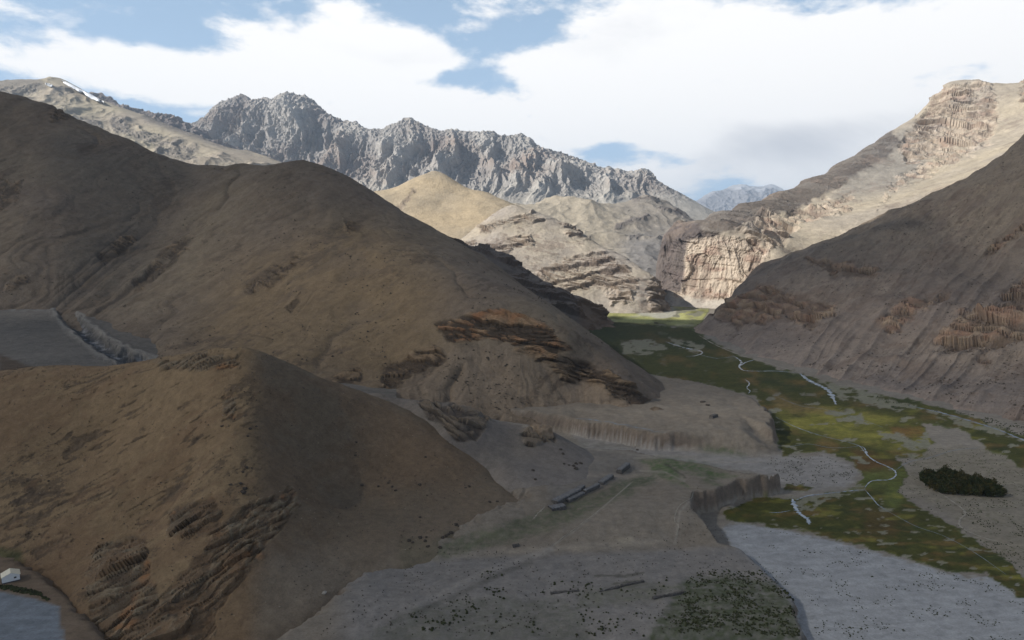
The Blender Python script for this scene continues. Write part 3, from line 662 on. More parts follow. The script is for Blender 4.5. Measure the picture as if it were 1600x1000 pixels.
# ------------------------------------------------------------------ far left mountain with snow (H)
crH = [(-300, 165, 4300), (-120, 140, 4300), (0, 130, 4300), (30, 127, 4300), (62, 127, 4300), (75, 132, 4300), (95, 124, 4300), (112, 132, 4280), (130, 142, 4250), (150, 152, 4200), (180, 166, 4150), (215, 180, 4100), (250, 194, 4050), (290, 209, 4000), (330, 228, 3900), (370, 242, 3800), (410, 250, 3700), (440, 256, 3600), (480, 270, 3500)]
ptsH = W(crH)+back(crH, 200, 130)+back(crH, 700, 500)+W([(40, 150, 4000), (110, 160, 3950), (150, 190, 3700), (230, 230, 3400), (300, 250, 3300), (380, 262, 3200), (0, 160, 3900), (0, 220, 3200), (150, 260, 3000), (300, 300, 2800), (450, 310, 2800), (-250, 220, 3500), (-300, 300, 2800)])
def dispH(q):
    x, y, z = q.x, q.y, q.z
    n = fbm(q.u/14, q.v/10, x*0, 4)*10
    q.rock = np.zeros(x.shape)
    for ln in ([(180, 190), (240, 215), (300, 235)], [(115, 185), (150, 195)], [(250, 235), (300, 250)]):
        q.rock = np.maximum(q.rock, 1-sst(sdl(q.u, q.v, ln)+n, 2, 14))
    q.rock = np.maximum(q.rock, 1-sst(sdp(q.u, q.v, [(-50, 120), (60, 122), (75, 140), (40, 150), (-50, 165)])+n, -4, 4))
    q.rock = np.maximum(q.rock, (1-sst(sdl(q.u, q.v, [(230, 182), (300, 206), (350, 226)])+n*.4, 4, 12)))
    q.cr = blocks(x, y, z, 60, 40, .3, .1, 4, 6); g = ridged(x/420, y/420, z/900, 4)
    dc = sst(sdl(q.u, q.v, [(a, b) for a, b, c_ in crH]), 0, 14)
    q.P += q.N*((60*(g-.4)*dc)+q.rock*35*(q.cr-.35)*(.35+.65*dc)+12*fbm(x/90, y/90, z/90, 4)*dc)[..., None]
def paintH(q):
    n1 = fbm(q.x/400, q.y/400, q.z/400, 4); n2 = fbm(q.x/50, q.y/50, q.z/50, 4)
    col = mixc(np.zeros(q.P.shape)+np.array([.35, .31, .235]), np.array([.31, .27, .22]), np.clip(.5+n1*2, 0, 1))
    col = mixc(col, np.array([.2, .18, .165]), q.rock*.75)
    col = mixc(col, np.array([.23, .2, .18]), sst(q.z*0+q.u, 290, 420)*(1-sst(q.v+n2*10, 235, 250))*.5)
    return col*(1+.2*n2)[..., None]
_, qH = terrain('mountain', 'pale tan mountain at far left carrying a thin snow streak near its top', ptsH, np.arange(-120, 490, 2.2), np.concatenate([np.linspace(2850, 4340, 160), np.linspace(4380, 5000, 12)]), M_far, dispH, paintH, c=16, zcut=0)

# snow streaks: real drifts lying on the mountain
M_snow = plain_mat('snow', (.82, .85, .9), .7, .05, .05, .2)
def drift(label, line, wid, q):
    """a strip of snow draped on the surface q along a picture line"""
    pts = q.P.reshape(-1, 3); uu = q.u.ravel(); vv = q.v.ravel(); ok = np.ones(len(uu), bool)
    L = []
    n = 26
    for i in range(n):
        t = i/(n-1)*(len(line)-1); k = min(int(t), len(line)-2); a = t-k
        u = line[k][0]*(1-a)+line[k+1][0]*a; v = line[k][1]*(1-a)+line[k+1][1]*a
        w = wid*(math.sin(math.pi*min(1, (i+.6)/n))**.6)*(1+.35*random.uniform(-1, 1))
        row = []
        for s in (-1, -.3, .4, 1):
            j = np.argmin((uu-u)**2+(vv-(v+s*w*.5))**2+(pts[:, 1]/1e4)**2)
            D = pts[j, 1]; p = at(u, v+s*w*.5, D-80); row.append(tuple(p+np.array([0, 0, 5.5 if abs(s) < 1 else -1.5])))
        L.append(row)
    V = np.array(L).reshape(-1, 3)
    o = link('snow_patch', mesh_np('snow_patch', V, quads(n, 4), M_snow)); tag(o, label, 'snow patch', kind='structure')
drift('long white snow streak slanting down the right of the far left summit', [(97, 127), (112, 134), (130, 144), (148, 153), (162, 160)], 6.5, qH)
drift('small snow patch just left of the far left summit', [(71, 131), (82, 134)], 4, qH)

# grey ridge showing behind it
crO = [(60, 150, 5000), (140, 146, 5000), (155, 148, 5000), (170, 155, 5000), (185, 166, 5000), (200, 170, 5000), (220, 176, 4980), (240, 186, 4950), (265, 186, 4950), (275, 188, 4950), (300, 196, 4900), (330, 214, 4850), (370, 235, 4800), (420, 258, 4750)]
ptsO = W(crO)+back(crO, 300, 200)+[tuple(at(u, v+50, D-600)) for u, v, D in crO[::2]]
def dispO(q):
    q.cr = ridged(q.x/170, q.y/170, q.z/250, 4); q.P += q.N*(60*(q.cr-.45))[..., None]
def paintO(q):
    n = fbm(q.x/120, q.y/120, q.z/120, 4)
    return mixc(np.zeros(q.P.shape)+np.array([.22, .19, .18]), np.array([.13, .125, .13]), sst(.6-q.cr, 0, .4))*(1+.3*n)[..., None]  # hollows of the ridge painted darker as shade
terrain('mountain', 'purple grey rocky ridge between the far left mountain and the jagged range', ptsO, np.arange(50, 430, 1.8), np.linspace(4400, 5300, 90), M_far, dispO, paintO, c=12, zcut=0)

# ------------------------------------------------------------------ distant blue peaks (I)
crI = [(1020, 345, 17000), (1070, 322, 17000), (1085, 314, 17000), (1105, 306, 17000), (1120, 302, 17000), (1132, 294, 17000), (1142, 290, 17000), (1155, 291, 17000), (1170, 292, 17000), (1180, 293, 17000), (1192, 290, 17000), (1204, 289, 17000), (1212, 294, 17000), (1240, 310, 17000), (1300, 330, 17000)]
ptsI = W(crI)+back(crI, 1500, 1300)+[tuple(at(u, v+55, 15000)) for u, v, D in crI[::2]]
def dispI(q):
    q.cr = ridged(q.x/900, q.y/900, q.z/1500, 5); dc = sst(sdl(q.u, q.v, [(a, b) for a, b, c_ in crI]), 0, 20)
    q.P += (q.N*(330*(q.cr-.4)*(.3+.7*dc))[..., None])
def paintI(q):
    n = fbm(q.x/700, q.y/700, q.z/500, 4)
    col = np.zeros(q.P.shape)+np.array([.2, .2, .22])
    top = sst(q.z+n*500-at(1150, 302, 17000)[2], -150, 250)*sst(q.N2[..., 2], .3, .7)
    return mixc(col, np.array([.6, .64, .7]), top*.35)*(1+.2*n)[..., None]
terrain('mountain', 'distant hazy blue peaks streaked with snow in the gap of the valley', ptsI, np.arange(1010, 1300, 1.4), np.linspace(15000, 18000, 110), M_far, dispI, paintI, c=40, zcut=0)

# ------------------------------------------------------------------ right hand mountain and cliffs (J)
crJ = [(1036, 372, 2050), (1052, 358, 2080), (1068, 356, 2120), (1085, 348, 2180), (1110, 336, 2260), (1150, 319, 2380), (1200, 305, 2500), (1250, 286, 2620), (1300, 262, 2740), (1340, 239, 2820), (1370, 219, 2880), (1400, 200, 2930), (1425, 184, 2980), (1445, 165, 3000), (1462, 145, 3000), (1475, 132, 3010), (1490, 128, 3020), (1510, 127, 3020), (1530, 131, 3020), (1545, 135, 3020), (1558, 143, 3020), (1572, 150, 3000), (1590, 147, 2980), (1606, 132, 2960), (1650, 115, 2950), (1750, 80, 2950), (1900, 40, 2950)]
ptsJ = W(crJ)+back(crJ, 180, 110)+back(crJ, 600, 420)
# cliff rim and cliff foot
rimJ = [(1038, 385, 1912), (1060, 372, 1880), (1085, 366, 1852), (1110, 368, 1826), (1135, 362, 1806), (1160, 375, 1790), (1190, 378, 1782), (1215, 395, 1760), (1240, 392, 1820)]
fotJ = [(1034, 450, 1900), (1046, 455, 1850), (1070, 462, 1820), (1100, 460, 1790), (1125, 463, 1765), (1150, 458, 1750), (1180, 450, 1730)]
ptsJ += W(rimJ)+W(fotJ)+W([(1040, 480, 1760), (1080, 484, 1720), (1110, 486, 1680), (1150, 478, 1650)])
ptsJ += W([(1085, 357, 1940), (1062, 364, 1960), (1110, 358, 1920), (1140, 353, 1900), (1042, 379, 1975), (1085, 353, 2060), (1120, 349, 2040)])
ptsJ += W([(1100, 352, 2120), (1180, 335, 2250), (1250, 320, 2330), (1200, 352, 2050), (1240, 355, 2050), (1300, 335, 2150), (1300, 300, 2400), (1350, 300, 2350), (1400, 290, 2350), (1400, 250, 2600), (1450, 270, 2400), (1450, 210, 2720), (1500, 240, 2500), (1550, 215, 2550), (1600, 180, 2650),
           (1500, 180, 2820), (1300, 375, 1900), (1250, 405, 1800), (1350, 345, 1980), (1450, 310, 2050), (1550, 270, 2100), (1600, 235, 2200), (1400, 380, 1650), (1250, 440, 1600), (1650, 300, 1850), (1800, 250, 1900)])
ptsJ += [(430, 1640, -6), (480, 1600, -5), (400, 1800, -8), (380, 1900, -10), (600, 1500, 20), (900, 1500, 60), (460, 2100, -5), (430, 2000, -8)]
def dispJ(q):
    x, y, z = q.x, q.y, q.z
    n = fbm(q.u/16, q.v/12, x*0, 4)*10
    def mk(poly, a=-5, b=5): return 1-sst(sdp(q.u, q.v, poly)+n, a, b)
    q.cl = mk([(1034, 382), (1070, 368), (1110, 366), (1160, 372), (1205, 385), (1185, 440), (1140, 470), (1080, 466), (1030, 455)])
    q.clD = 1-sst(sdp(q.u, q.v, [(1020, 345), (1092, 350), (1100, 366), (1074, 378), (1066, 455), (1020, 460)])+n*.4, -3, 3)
    rk = np.zeros(x.shape)
    for p in ([(1195, 345), (1250, 325), (1335, 305), (1330, 330), (1290, 340), (1240, 352), (1215, 360)], [(1150, 355), (1200, 330), (1250, 352), (1225, 385), (1170, 375)], [(1290, 310), (1330, 303), (1330, 322), (1300, 333)],
              [(1370, 330), (1400, 275), (1480, 240), (1540, 215), (1550, 225), (1480, 260), (1430, 285), (1395, 298)],
              [(1430, 190), (1465, 130), (1550, 130), (1560, 160), (1560, 195), (1530, 235), (1480, 250), (1420, 255), (1400, 230)],
              [(1590, 120), (1640, 100), (1640, 160), (1595, 160)]):
        rk = np.maximum(rk, mk(p, -8, 6))
    q.rk = rk
    q.band = mk([(1030, 390), (1040, 315), (1075, 315), (1110, 310), (1200, 285), (1300, 245), (1385, 192), (1410, 225), (1340, 275), (1250, 325), (1180, 348), (1110, 368)], -3, 4)
    q.cr = blocks(x, y, z, 44, 34, .3, .1, 4, 2); q.fl = .85*blocks(x, y, z, 26, 170, .1, .1, 4, 12)+.15*ridged(x/26, y/26, z/210, 4); q.big = ridged(x/190+3, y/190, z/260, 4)
    rk = rk*sst(fbm(x/80, y/80, z/80, 4)+rk*.5, 0, .35); q.rk = rk
    q.P += q.N*(10*fbm(x/170, y/170, z/170, 4)+q.cl*(14*(q.cr-.4)+30*(q.fl-.45)+10*(q.big-.4))+rk*(30*(q.big-.4)+14*(q.cr-.4)+26*(1.5*ledges(x, y, z, 42, .5, .1, 33)-.35))+q.band*10*(q.cr-.4)+1.5*fbm(x/22, y/22, z/22, 3))[..., None]
def paintJ(q):
    x, y, z = q.x, q.y, q.z
    n1 = fbm(x/240, y/240, z/240, 4); n2 = fbm(x/30, y/30, z/30, 4)
    col = mixc(np.zeros(q.P.shape)+np.array([.34, .30, .24]), np.array([.29, .26, .225]), np.clip(.5+n1*2, 0, 1))
    gr = 1-sst(sdp(q.u, q.v, [(1380, 210), (1430, 190), (1450, 230), (1440, 275), (1390, 300), (1300, 310), (1330, 270)])+n1*20, -15, 15)
    col = mixc(col, np.array([.21, .2, .19]), gr*.8)
    base = sst(q.v+n2*4, 452, 470)*(1-sst(q.u, 1120, 1180)); col = mixc(col, np.array([.33, .31, .29]), base*.8)
    rc = mixc(np.zeros(q.P.shape)+np.array([.39, .335, .285]), np.array([.29, .215, .18]), sst(fbm(x/60, y/60, z/25, 3), 0, .3))
    rc = mixc(rc, np.array([.13, .092, .08]), sst(1-q.cr, .5, .8)*.8*(1-q.cl)+sst(1-q.fl, .5, .75)*.75*q.cl)  # crevice shade painted between the blocks and cliff columns
    rc = mixc(rc, np.array([.26, .25, .25]), sst(n1, .1, .3)*.5)
    col = mixc(col, rc, np.clip(q.rk*.8*sst(.93-q.N2[..., 2], 0, .25)+q.cl*.9, 0, 1))
    ln = fbm(x/14, y/14, z/120, 4); col = col*(1+q.cl*.45*ln)[..., None]
    col = mixc(col, mixc(np.zeros(q.P.shape)+np.array([.135, .125, .12]), np.array([.08, .068, .064]), sst(1-q.cr, .4, .7)), q.band*.88)  # dark slate, with shade painted into its hollows
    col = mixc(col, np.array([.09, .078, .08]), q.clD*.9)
    col = mixc(col, np.array([.19,.155,.135]), scars(q, 15., .5, .22)*.5*(1-q.cl))
    return col*(1+.2*n2)[..., None]*np.array([1.14, 1.12, 1.08])
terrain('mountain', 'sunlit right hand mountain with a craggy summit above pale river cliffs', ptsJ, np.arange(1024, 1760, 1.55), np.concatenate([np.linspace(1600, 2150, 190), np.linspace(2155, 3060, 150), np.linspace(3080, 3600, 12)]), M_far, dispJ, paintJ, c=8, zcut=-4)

# small pinnacles on its skyline
M_pin = plain_mat('pinnacle_rock', (.27, .22, .18), .95, .3, .05, .1)
def rockmesh(name, sx, sy, sz, seed, mat, n=14, amp=.35, taper=0.):
    th = np.linspace(0, 2*math.pi, n+1)[:-1]; ph = np.linspace(-math.pi/2, math.pi/2, n//2+2)
    V = []
    for p in ph:
        for t in th: V.append((math.cos(p)*math.cos(t), math.cos(p)*math.sin(t), math.sin(p)))
    V = np.array(V); r = 1+amp*fbm(V[:, 0]*1.6+seed*3.7, V[:, 1]*1.6+seed, V[:, 2]*1.6, 3)*2
    V = np.sign(V)*np.abs(V)**.75*r[:, None]
    if taper: V[:, :2] *= (1-taper*(V[:, 2:3]*.5+.5))
    V = V*np.array([sx, sy, sz]); k = len(ph); Q = []
    for i in range(k-1):
        for j in range(n): Q.append((i*n+j, i*n+(j+1) % n, (i+1)*n+(j+1) % n, (i+1)*n+j))
    return mesh_np(name, V, np.array(Q), mat, smooth=False)
for (u, v, D, h, w, lab) in [(1430, 181, 2985, 18, 7, 'tiny rock pinnacle on the left shoulder of the craggy summit'), (1565, 146, 3010, 14, 8, 'small rock tooth right of the craggy summit'), (1598, 137, 2965, 24, 13, 'rock tower on the skyline at the right edge')]:
    p = at(u, v+3, D); o = link('rock_pinnacle', rockmesh('rock_pinnacle', w, w, h, u, M_pin, taper=.8)); o.location = p
    tag(o, lab, 'rock')

# ------------------------------------------------------------------ near right slope (K)
crK = [(1092, 508, 1290), (1110, 490, 1330), (1150, 452, 1400), (1180, 422, 1440), (1220, 410, 1450), (1260, 398, 1450), (1300, 382, 1440), (1350, 346, 1440), (1400, 330, 1440), (1440, 316, 1440), (1480, 300, 1440), (1530, 276, 1430), (1560, 256, 1430), (1580, 232, 1430), (1602, 206, 1430), (1660, 150, 1450), (1750, 80, 1480), (1950, -30, 1500)]
ptsK = W(crK)+back(crK, 130, 80)+back(crK, 380, 300)
ftK = [(1088, 520, 1215), (1110, 530, 1130), (1150, 550, 985), (1200, 567, 880), (1250, 580, 812), (1320, 594, 752), (1400, 610, 698), (1500, 636, 624), (1600, 668, 553), (1700, 700, 495), (1850, 740, 430)]
ptsK += W(ftK)
for (u, v, D) in ftK:
    p = at(u, v, D); ptsK.append((p[0]-26, D-46, -14))
ptsK += [(350, 1330, -16), (355, 1420, -20), (400, 1500, -25)]
ptsK += W([(1160, 500, 1180), (1250, 480, 1120), (1350, 470, 1060), (1250, 540, 940), (1400, 540, 850), (1450, 440, 1060), (1550, 400, 1080), (1580, 520, 800), (1500, 530, 830), (1460, 600, 700), (1600, 600, 650), (1480, 500, 890), (1500, 470, 960), (1700, 420, 950), (1700, 560, 680)])
def dispK(q):
    x, y, z = q.x, q.y, q.z
    n = fbm(q.u/20, q.v/14, x*0, 4)*14
    rk = np.zeros(x.shape)
    for k, p in enumerate([[(1100, 490), (1180, 440), (1270, 465), (1310, 470), (1300, 490), (1270, 515), (1225, 490), (1150, 508)], [(1250, 400), (1300, 410), (1375, 415), (1370, 425), (1300, 430)],
              [(1370, 505), (1410, 475), (1490, 455), (1485, 470), (1430, 490), (1390, 525)], [(1460, 525), (1500, 485), (1540, 490), (1600, 430), (1640, 430), (1640, 490), (1590, 530), (1550, 545), (1480, 545)],
              [(1540, 395), (1560, 370), (1600, 350), (1600, 362), (1565, 385)], [(1530, 560), (1560, 552), (1540, 570)]]):
        rk = np.maximum(rk, (1-sst(sdp(q.u, q.v, p)+n, -7, 7)))
    q.rk = rk; q.cr = 1.5*ledges(x, y, z, 18, .12, .05, 21); rk = rk*sst(fbm(x/36, y/36, z/26, 4)+rk*.5, 0, .32); q.rk = rk; q.big = ridged(x/130, y/130, z/110, 3)
    q.gr = ridged((q.u+q.v*.9)/46., q.v/400., x*0, 3)
    q.P += q.N*(11*fbm(x/150, y/150, z/150, 4)+7*(q.big-.4)+rk*(14*(q.cr-.35))+6.5*(q.gr-.4)+.9*fbm(x/14, y/14, z/14, 3))[..., None]
def paintK(q):
    x, y, z = q.x, q.y, q.z
    n1 = fbm(x/180, y/180, z/180, 4); n2 = fbm(x/20, y/20, z/20, 4)
    col = mixc(np.zeros(q.P.shape)+np.array([.145, .128, .118]), np.array([.185, .162, .14]), np.clip(.5+n1*2.2, 0, 1))
    up = 1-sst(q.v+n1*60-.0*q.u, 330, 470); col = mixc(col, np.array([.17, .148, .115]), up*.6)
    low = sst(q.v+(1600-q.u)*.2+n1*30, 560, 640); col = mixc(col, np.array([.165, .152, .148]), low*.6)
    rc = mixc(np.zeros(q.P.shape)+np.array([.2, .13, .095]), np.array([.22, .18, .135]), np.clip(.5+n2*2, 0, 1))
    rc = mixc(rc, DARK*1.1, sst(1-q.cr, .5, .85)*.75)  # crevice shade of the crags put into the colour
    col = mixc(col, rc, q.rk*.85)
    col = mixc(col, DARK*1.7, scars(q, 11., .75, .3)*.55); col = mixc(col, np.array([.125,.1,.085]), scars(q, 30., .8, .08, 4, 4)*.5)
    sp = sst(fbm(x/5, y/5, z/5, 2)+n1*.25, .3, .44); col = mixc(col, DARK*1.3, sp*.5)
    col = mixc(col, np.array([.1, .085, .08]), sst(fbm((q.u+q.v)/16., (q.u-q.v)/90., x*0, 3), .1, .5)*.4)
    pth = 1-sst(sdl(q.u, q.v, [(1088, 518), (1130, 540), (1190, 560), (1250, 578), (1310, 594), (1400, 615), (1500, 640), (1600, 672)]), 2, 7); col = mixc(col, np.array([.21, .18, .165]), pth*.6)
    return col*(1+.2*n2)[..., None]*np.array([1.22, 1.13, 1.05])
terrain('mountain', 'shaded purple brown slope with reddish crags on the right bank', ptsK, np.arange(1066, 1740, 2.0), np.concatenate([np.linspace(440, 1470, 280), np.linspace(1480, 1700, 12)]), M_mid, dispK, paintK, c=9, zcut=-3)

# ------------------------------------------------------------------ valley floor with river terraces, marsh and gravel (one height field, split by cover)
def xy(l): return [tuple(gz(*p)[:2]) for p in l]
T1 = xy([(930, 545, 10), (975, 574, 10), (1020, 586, 10), (1060, 593, 10), (1100, 597, 11), (1150, 609, 12), (1185, 622, 13), (1200, 632, 13), (1208, 655, 0), (1210, 668, 0), (1214, 690, 0), (1223, 713, 0), (1190, 716, 0), (1130, 711, 0), (1060, 705, 0), (1000, 700, 0), (930, 686, 0), (880, 676, 0), (800, 665, 0), (700, 640, 5), (800, 560, 5)])
T2 = xy([(1222, 766, 0), (1205, 777, 0), (1165, 780, 0), (1150, 778, 0), (1138, 787, 0), (1125, 775, 9), (1108, 771, 11), (1094, 772, 11), (1084, 784, 11), (1086, 797, 10), (1102, 810, 9), (1130, 846, 5), (1150, 866, 0), (1165, 872, 0), (1200, 905, 0), (1245, 950, 0), (1290, 1110, 0), (600, 1110, 0), (250, 1080, 0), (200, 980, 0), (400, 860, 0), (700, 740, 0), (860, 720, 0), (985, 722, 2), (1040, 728, 5), (1100, 733, 7), (1150, 740, 9), (1195, 743, 10), (1212, 752, 4)])
PATH1 = [(640, 945), (720, 905), (800, 873), (850, 860), (940, 852), (1030, 843), (1060, 820), (1062, 795), (1075, 778), (1100, 772)]
def floor():
    us = np.concatenate([np.arange(-260, 560, 7), np.arange(560, 1660, 1.7), np.arange(1662, 2000, 8)])
    vs = np.concatenate([np.arange(1060, 1000, -5), np.arange(1000, 520, -1.1), np.arange(520, 484, -.6), np.array([480, 475, 468, 460, 452])])
    Uf, Vf = np.meshgrid(us, vs)
    X, Y, _ = gz(Uf, Vf, 0.)
    w1 = fbm(X/22, Y/22, X*0, 4); w2 = fbm(X/5, Y/5, X*0+3, 3)
    s1 = sdp(X, Y, T1)+w1*5+w2*2.2; s2 = sdp(X, Y, T2)+w1*4+w2*1.6
    flut = ridged(X/6., Y/6., X*0, 3)*sst(fbm(X/26, Y/26, X*0+6, 3), -.25, .25)
    s1 = s1+flut*.8; s2 = s2+flut*1.2
    D = np.hypot(X, Y)
    # terrace 1 : bluff towards the marsh, gentle towards the wash on the far right
    top1 = 12+2*w1
    wash = sst(X, 95, 150)*(1-sst(X, 172, 190))*sst(-(Y-545), 0, 30)
    wd = 3.0+5*sst(fbm(X/40, Y/40, X*0+2, 3), -.2, .3)+22*sst(X, 110, 150)*(1-sst(X, 180, 192))*sst(560-Y, 0, 20)
    t1 = 1-sst(s1, -wd, 1.2)
    Z = top1*t1
    h2 = 4+7*sst(Y, 300, 345)+1.5*w1
    t2 = 1-sst(s2, -2.6, 1.)
    Z = Z+h2*t2*(t1 < .5)
    # broad shape: terrace 2 dips to the path trough
    Z += t2*(-2.2*(1-sst(sdl(X, Y, xy([(640, 885, 6), (800, 845, 6), (930, 790, 6), (1000, 745, 6)])), 0, 26)))
    Z += .5*w1+.12*w2
    # talus cone below the broken bluff
    tl = sdp(X, Y, xy([(1120, 788, 3), (1142, 782, 2), (1162, 800, 0), (1150, 808, 0), (1128, 806, 0)]))+w2
    Z += 3*(1-sst(tl, -7, 2))*(1-t2)
    hs = sdp(Uf, Vf, [(640, 640), (700, 700), (780, 765), (838, 806), (760, 836), (700, 862), (600, 892), (545, 927), (510, 962), (430, 1022), (300, 1080), (200, 1050), (150, 985), (80, 915), (0, 860), (-300, 860), (-300, 500), (500, 560)])+w2*10+w1*14
    Z -= 9*(1-sst(hs, -30, 4))
    P = np.stack([X, Y, Z], -1)
    u, v = proj(X, Y, Z)
    z0 = X*0
    N = normals(P)
    n1 = fbm(X/60, Y/60, z0+5, 4); n2 = fbm(X/12, Y/12, z0, 4); n3 = fbm(X/3.2, Y/3.2, z0, 3)
    nu = fbm(u/40, v/14, z0, 4)*16; nv = fbm(u/16, v/5, z0+9, 4)*9
    def pm(poly, a=-3, b=3, k=1.): return 1-sst(sdp(u, v, poly)+(nu*.5+nv)*k, a, b)
    def lm(line, w, k=.3, s=1.5): return 1-sst(sdl(u, v, line)+nv*k, w-s*.5, w+s)
    # ---- gravel base colours
    col = np.zeros(P.shape)+np.array([.20, .19, .175])
    col = mixc(col, np.array([.165, .15, .13]), np.clip(.4+n1*1.5, 0, 1)*.6)
    # blue grey gravel bar in front
    bar = pm([(1130, 825), (1160, 815), (1260, 835), (1400, 870), (1480, 895), (1560, 905), (1680, 935), (1700, 1060), (1280, 1060), (1240, 950), (1200, 905), (1150, 860)], -4, 4)
    col = mixc(col, np.array([.27, .28, .295]), bar)
    wsh = pm([(890, 672), (1000, 692), (1120, 712), (1210, 716), (1290, 712), (1340, 735), (1330, 758), (1260, 765), (1225, 755), (1190, 738), (1100, 726), (1000, 712), (920, 700)], -5, 8)
    col = mixc(col, np.array([.235, .235, .24]), wsh*.9)
    r_r = pm([(1440, 700), (1700, 700), (1700, 920), (1560, 870), (1480, 800), (1400, 760)], -10, 10)
    col = mixc(col, np.array([.2, .185, .15]), r_r*.6)
    spk = sst(n3+n2*.4, .05, .45)
    col = mixc(col, np.array([.09, .095, .06]), spk*r_r*.6)
    # ---- terraces
    ter = np.clip(np.maximum(t1, t2), 0, 1)
    tc = mixc(np.zeros(P.shape)+np.array([.185, .168, .146]), np.array([.165, .148, .128]), np.clip(.5+n1*2, 0, 1))
    low = sst(v+nu*.3-(850+(u-850)*-.04), 8, 24)*sst(u, 500, 560); tc = mixc(tc, np.array([.175, .175, .18]), low*.8)
    tc = mixc(tc, np.array([.15, .15, .15]), pm([(890, 690), (1000, 710), (1000, 740), (930, 760), (860, 790), (850, 740)], -10, 10)*.5)
    pal = lm([(600, 880), (700, 868), (850, 858), (1000, 848), (1040, 842)], 3, .5, 7); tc = mixc(tc, np.array([.25, .232, .205]), pal*.6)
    tc = mixc(tc, np.array([.27, .24, .21]), lm([(900, 742), (990, 744), (1070, 748)], 2, .6, 5)*.5)
    tc = mixc(tc, np.array([.27, .25, .21]), lm([(968, 843), (985, 843)], 4, .4, 3)*.8)
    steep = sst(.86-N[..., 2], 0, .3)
    cf = mixc(np.zeros(P.shape)+np.array([.135, .115, .1]), np.array([.075, .065, .058]), sst(flut, .45, .8))  # grooves of the fluted bluffs painted darker, like shade
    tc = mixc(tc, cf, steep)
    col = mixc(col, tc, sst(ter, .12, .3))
    # ---- green on terraces
    for poly, c_, a in [([(1000, 718), (1030, 712), (1100, 725), (1150, 745), (1120, 748), (1060, 735), (1075, 760), (1040, 750)], (.062, .10, .04), .9), ([(1090, 745), (1110, 748), (1130, 760), (1105, 757)], (.06, .09, .04), .7),
                     ([(1090, 695), (1120, 697), (1175, 708), (1160, 713), (1100, 706)], (.07, .095, .05), .8), ([(640, 870), (720, 838), (840, 800), (930, 770), (1000, 745), (1040, 742), (960, 785), (880, 822), (790, 850), (700, 872)], (.075, .09, .055), .75),
                     ([(950, 760), (1000, 742), (1030, 746), (975, 770)], (.06, .08, .05), .6), ([(1040, 950), (1070, 905), (1120, 900), (1200, 905), (1240, 945), (1260, 1040), (980, 1040)], (.045, .06, .028), .85),
                     ([(900, 925), (1000, 905), (1060, 915), (1030, 940), (900, 950)], (.085, .095, .06), .5), ([(560, 1000), (640, 950), (760, 930), (900, 940), (940, 1030), (560, 1030)], (.06, .07, .045), .45), ([(880, 690), (960, 690), (1020, 702), (930, 700)], (.11, .11, .09), .6)]:
        col = mixc(col, np.array(c_), pm(poly, -8, 6)*a*np.clip(.75+n3*1.3, 0, 1)*(1-steep))
    for ln, w in (([(1000, 735), (1040, 738), (1070, 752)], .8), ([(850, 862), (900, 828), (940, 795), (985, 755)], .8), ([(905, 700), (960, 705), (1000, 712), (1060, 712), (1130, 718)], 1.), ([(1055, 850), (1062, 800), (1080, 780)], 1.5), ([(990, 716), (1060, 714), (1120, 722), (1190, 722)], 1.)):
        col = mixc(col, np.array([.25, .24, .22]), lm(ln, w, .15, 1.5)*.55)
    for ln in ([(930, 900), (980, 899), (1005, 895)], [(960, 912), (1000, 908)], [(1030, 720), (1045, 728), (1070, 745)]):
        col = mixc(col, np.array([.06, .06, .05]), lm(ln, 1.2, .5, 1.5)*.6)
    trk = lm([(640, 948), (700, 922), (760, 893), (830, 868), (860, 860)], 3.5, .2, 4)*ter; col = mixc(col, np.array([.24, .235, .23]), trk*.5)
    trk2 = lm([(650, 958), (710, 932), (770, 902), (830, 878)], 3, .5, 4)*ter; col = mixc(col, np.array([.1, .1, .095]), trk2*.6)
    # hut pad and river bed on the far left
    lf = 1-sst(u, 200, 330)
    col = mixc(col, np.array([.15, .115, .085]), lf*.9)
    col = mixc(col, np.array([.17, .2, .24]), pm([(-300, 905), (0, 925), (40, 932), (90, 948), (110, 1060), (-300, 1060)], -2, 3, .4))
    brd = fbm(u/70.+.8*fbm(u/120., v/40., z0+30, 2), v/7.+(u-1100)*.008, z0+12, 4)
    col = col*(1+.28*brd*(1-.55*ter)+.14*fbm(u/11., v/3.5, z0+40, 3))[..., None]
    col = mixc(col, col*np.array([1.03, .99, .94]), np.clip(1-bar, 0, 1))
    # ---- marsh
    mp = [[(880, 520), (930, 500), (1000, 503), (1090, 515), (1105, 530), (1150, 552), (1230, 580), (1330, 606), (1450, 632), (1530, 655), (1620, 690), (1640, 725), (1560, 712), (1500, 672), (1440, 660), (1460, 690), (1440, 715), (1400, 715), (1420, 745), (1400, 770), (1450, 800), (1520, 840), (1580, 880), (1620, 930), (1590, 935), (1540, 895),
           (1480, 893), (1400, 868), (1260, 832), (1160, 818), (1135, 808), (1130, 800), (1150, 790), (1200, 775), (1260, 778), (1330, 762), (1350, 745), (1330, 720), (1290, 705), (1225, 712), (1190, 640), (1180, 620), (1100, 600), (1000, 585), (900, 540)],
          [(1540, 690), (1620, 700), (1640, 740), (1600, 735)], [(1230, 757), (1270, 762), (1262, 770), (1225, 765)]]
    mar = np.zeros(u.shape)
    for p in mp: mar = np.maximum(mar, pm(p, -2.5, 2.5, .75))
    far = pm([(945, 488), (1060, 478), (1110, 483), (1090, 512), (930, 500)], -2, 2, .3); mar = np.maximum(mar, far)
    mar *= (1-sst(ter, .1, .3))
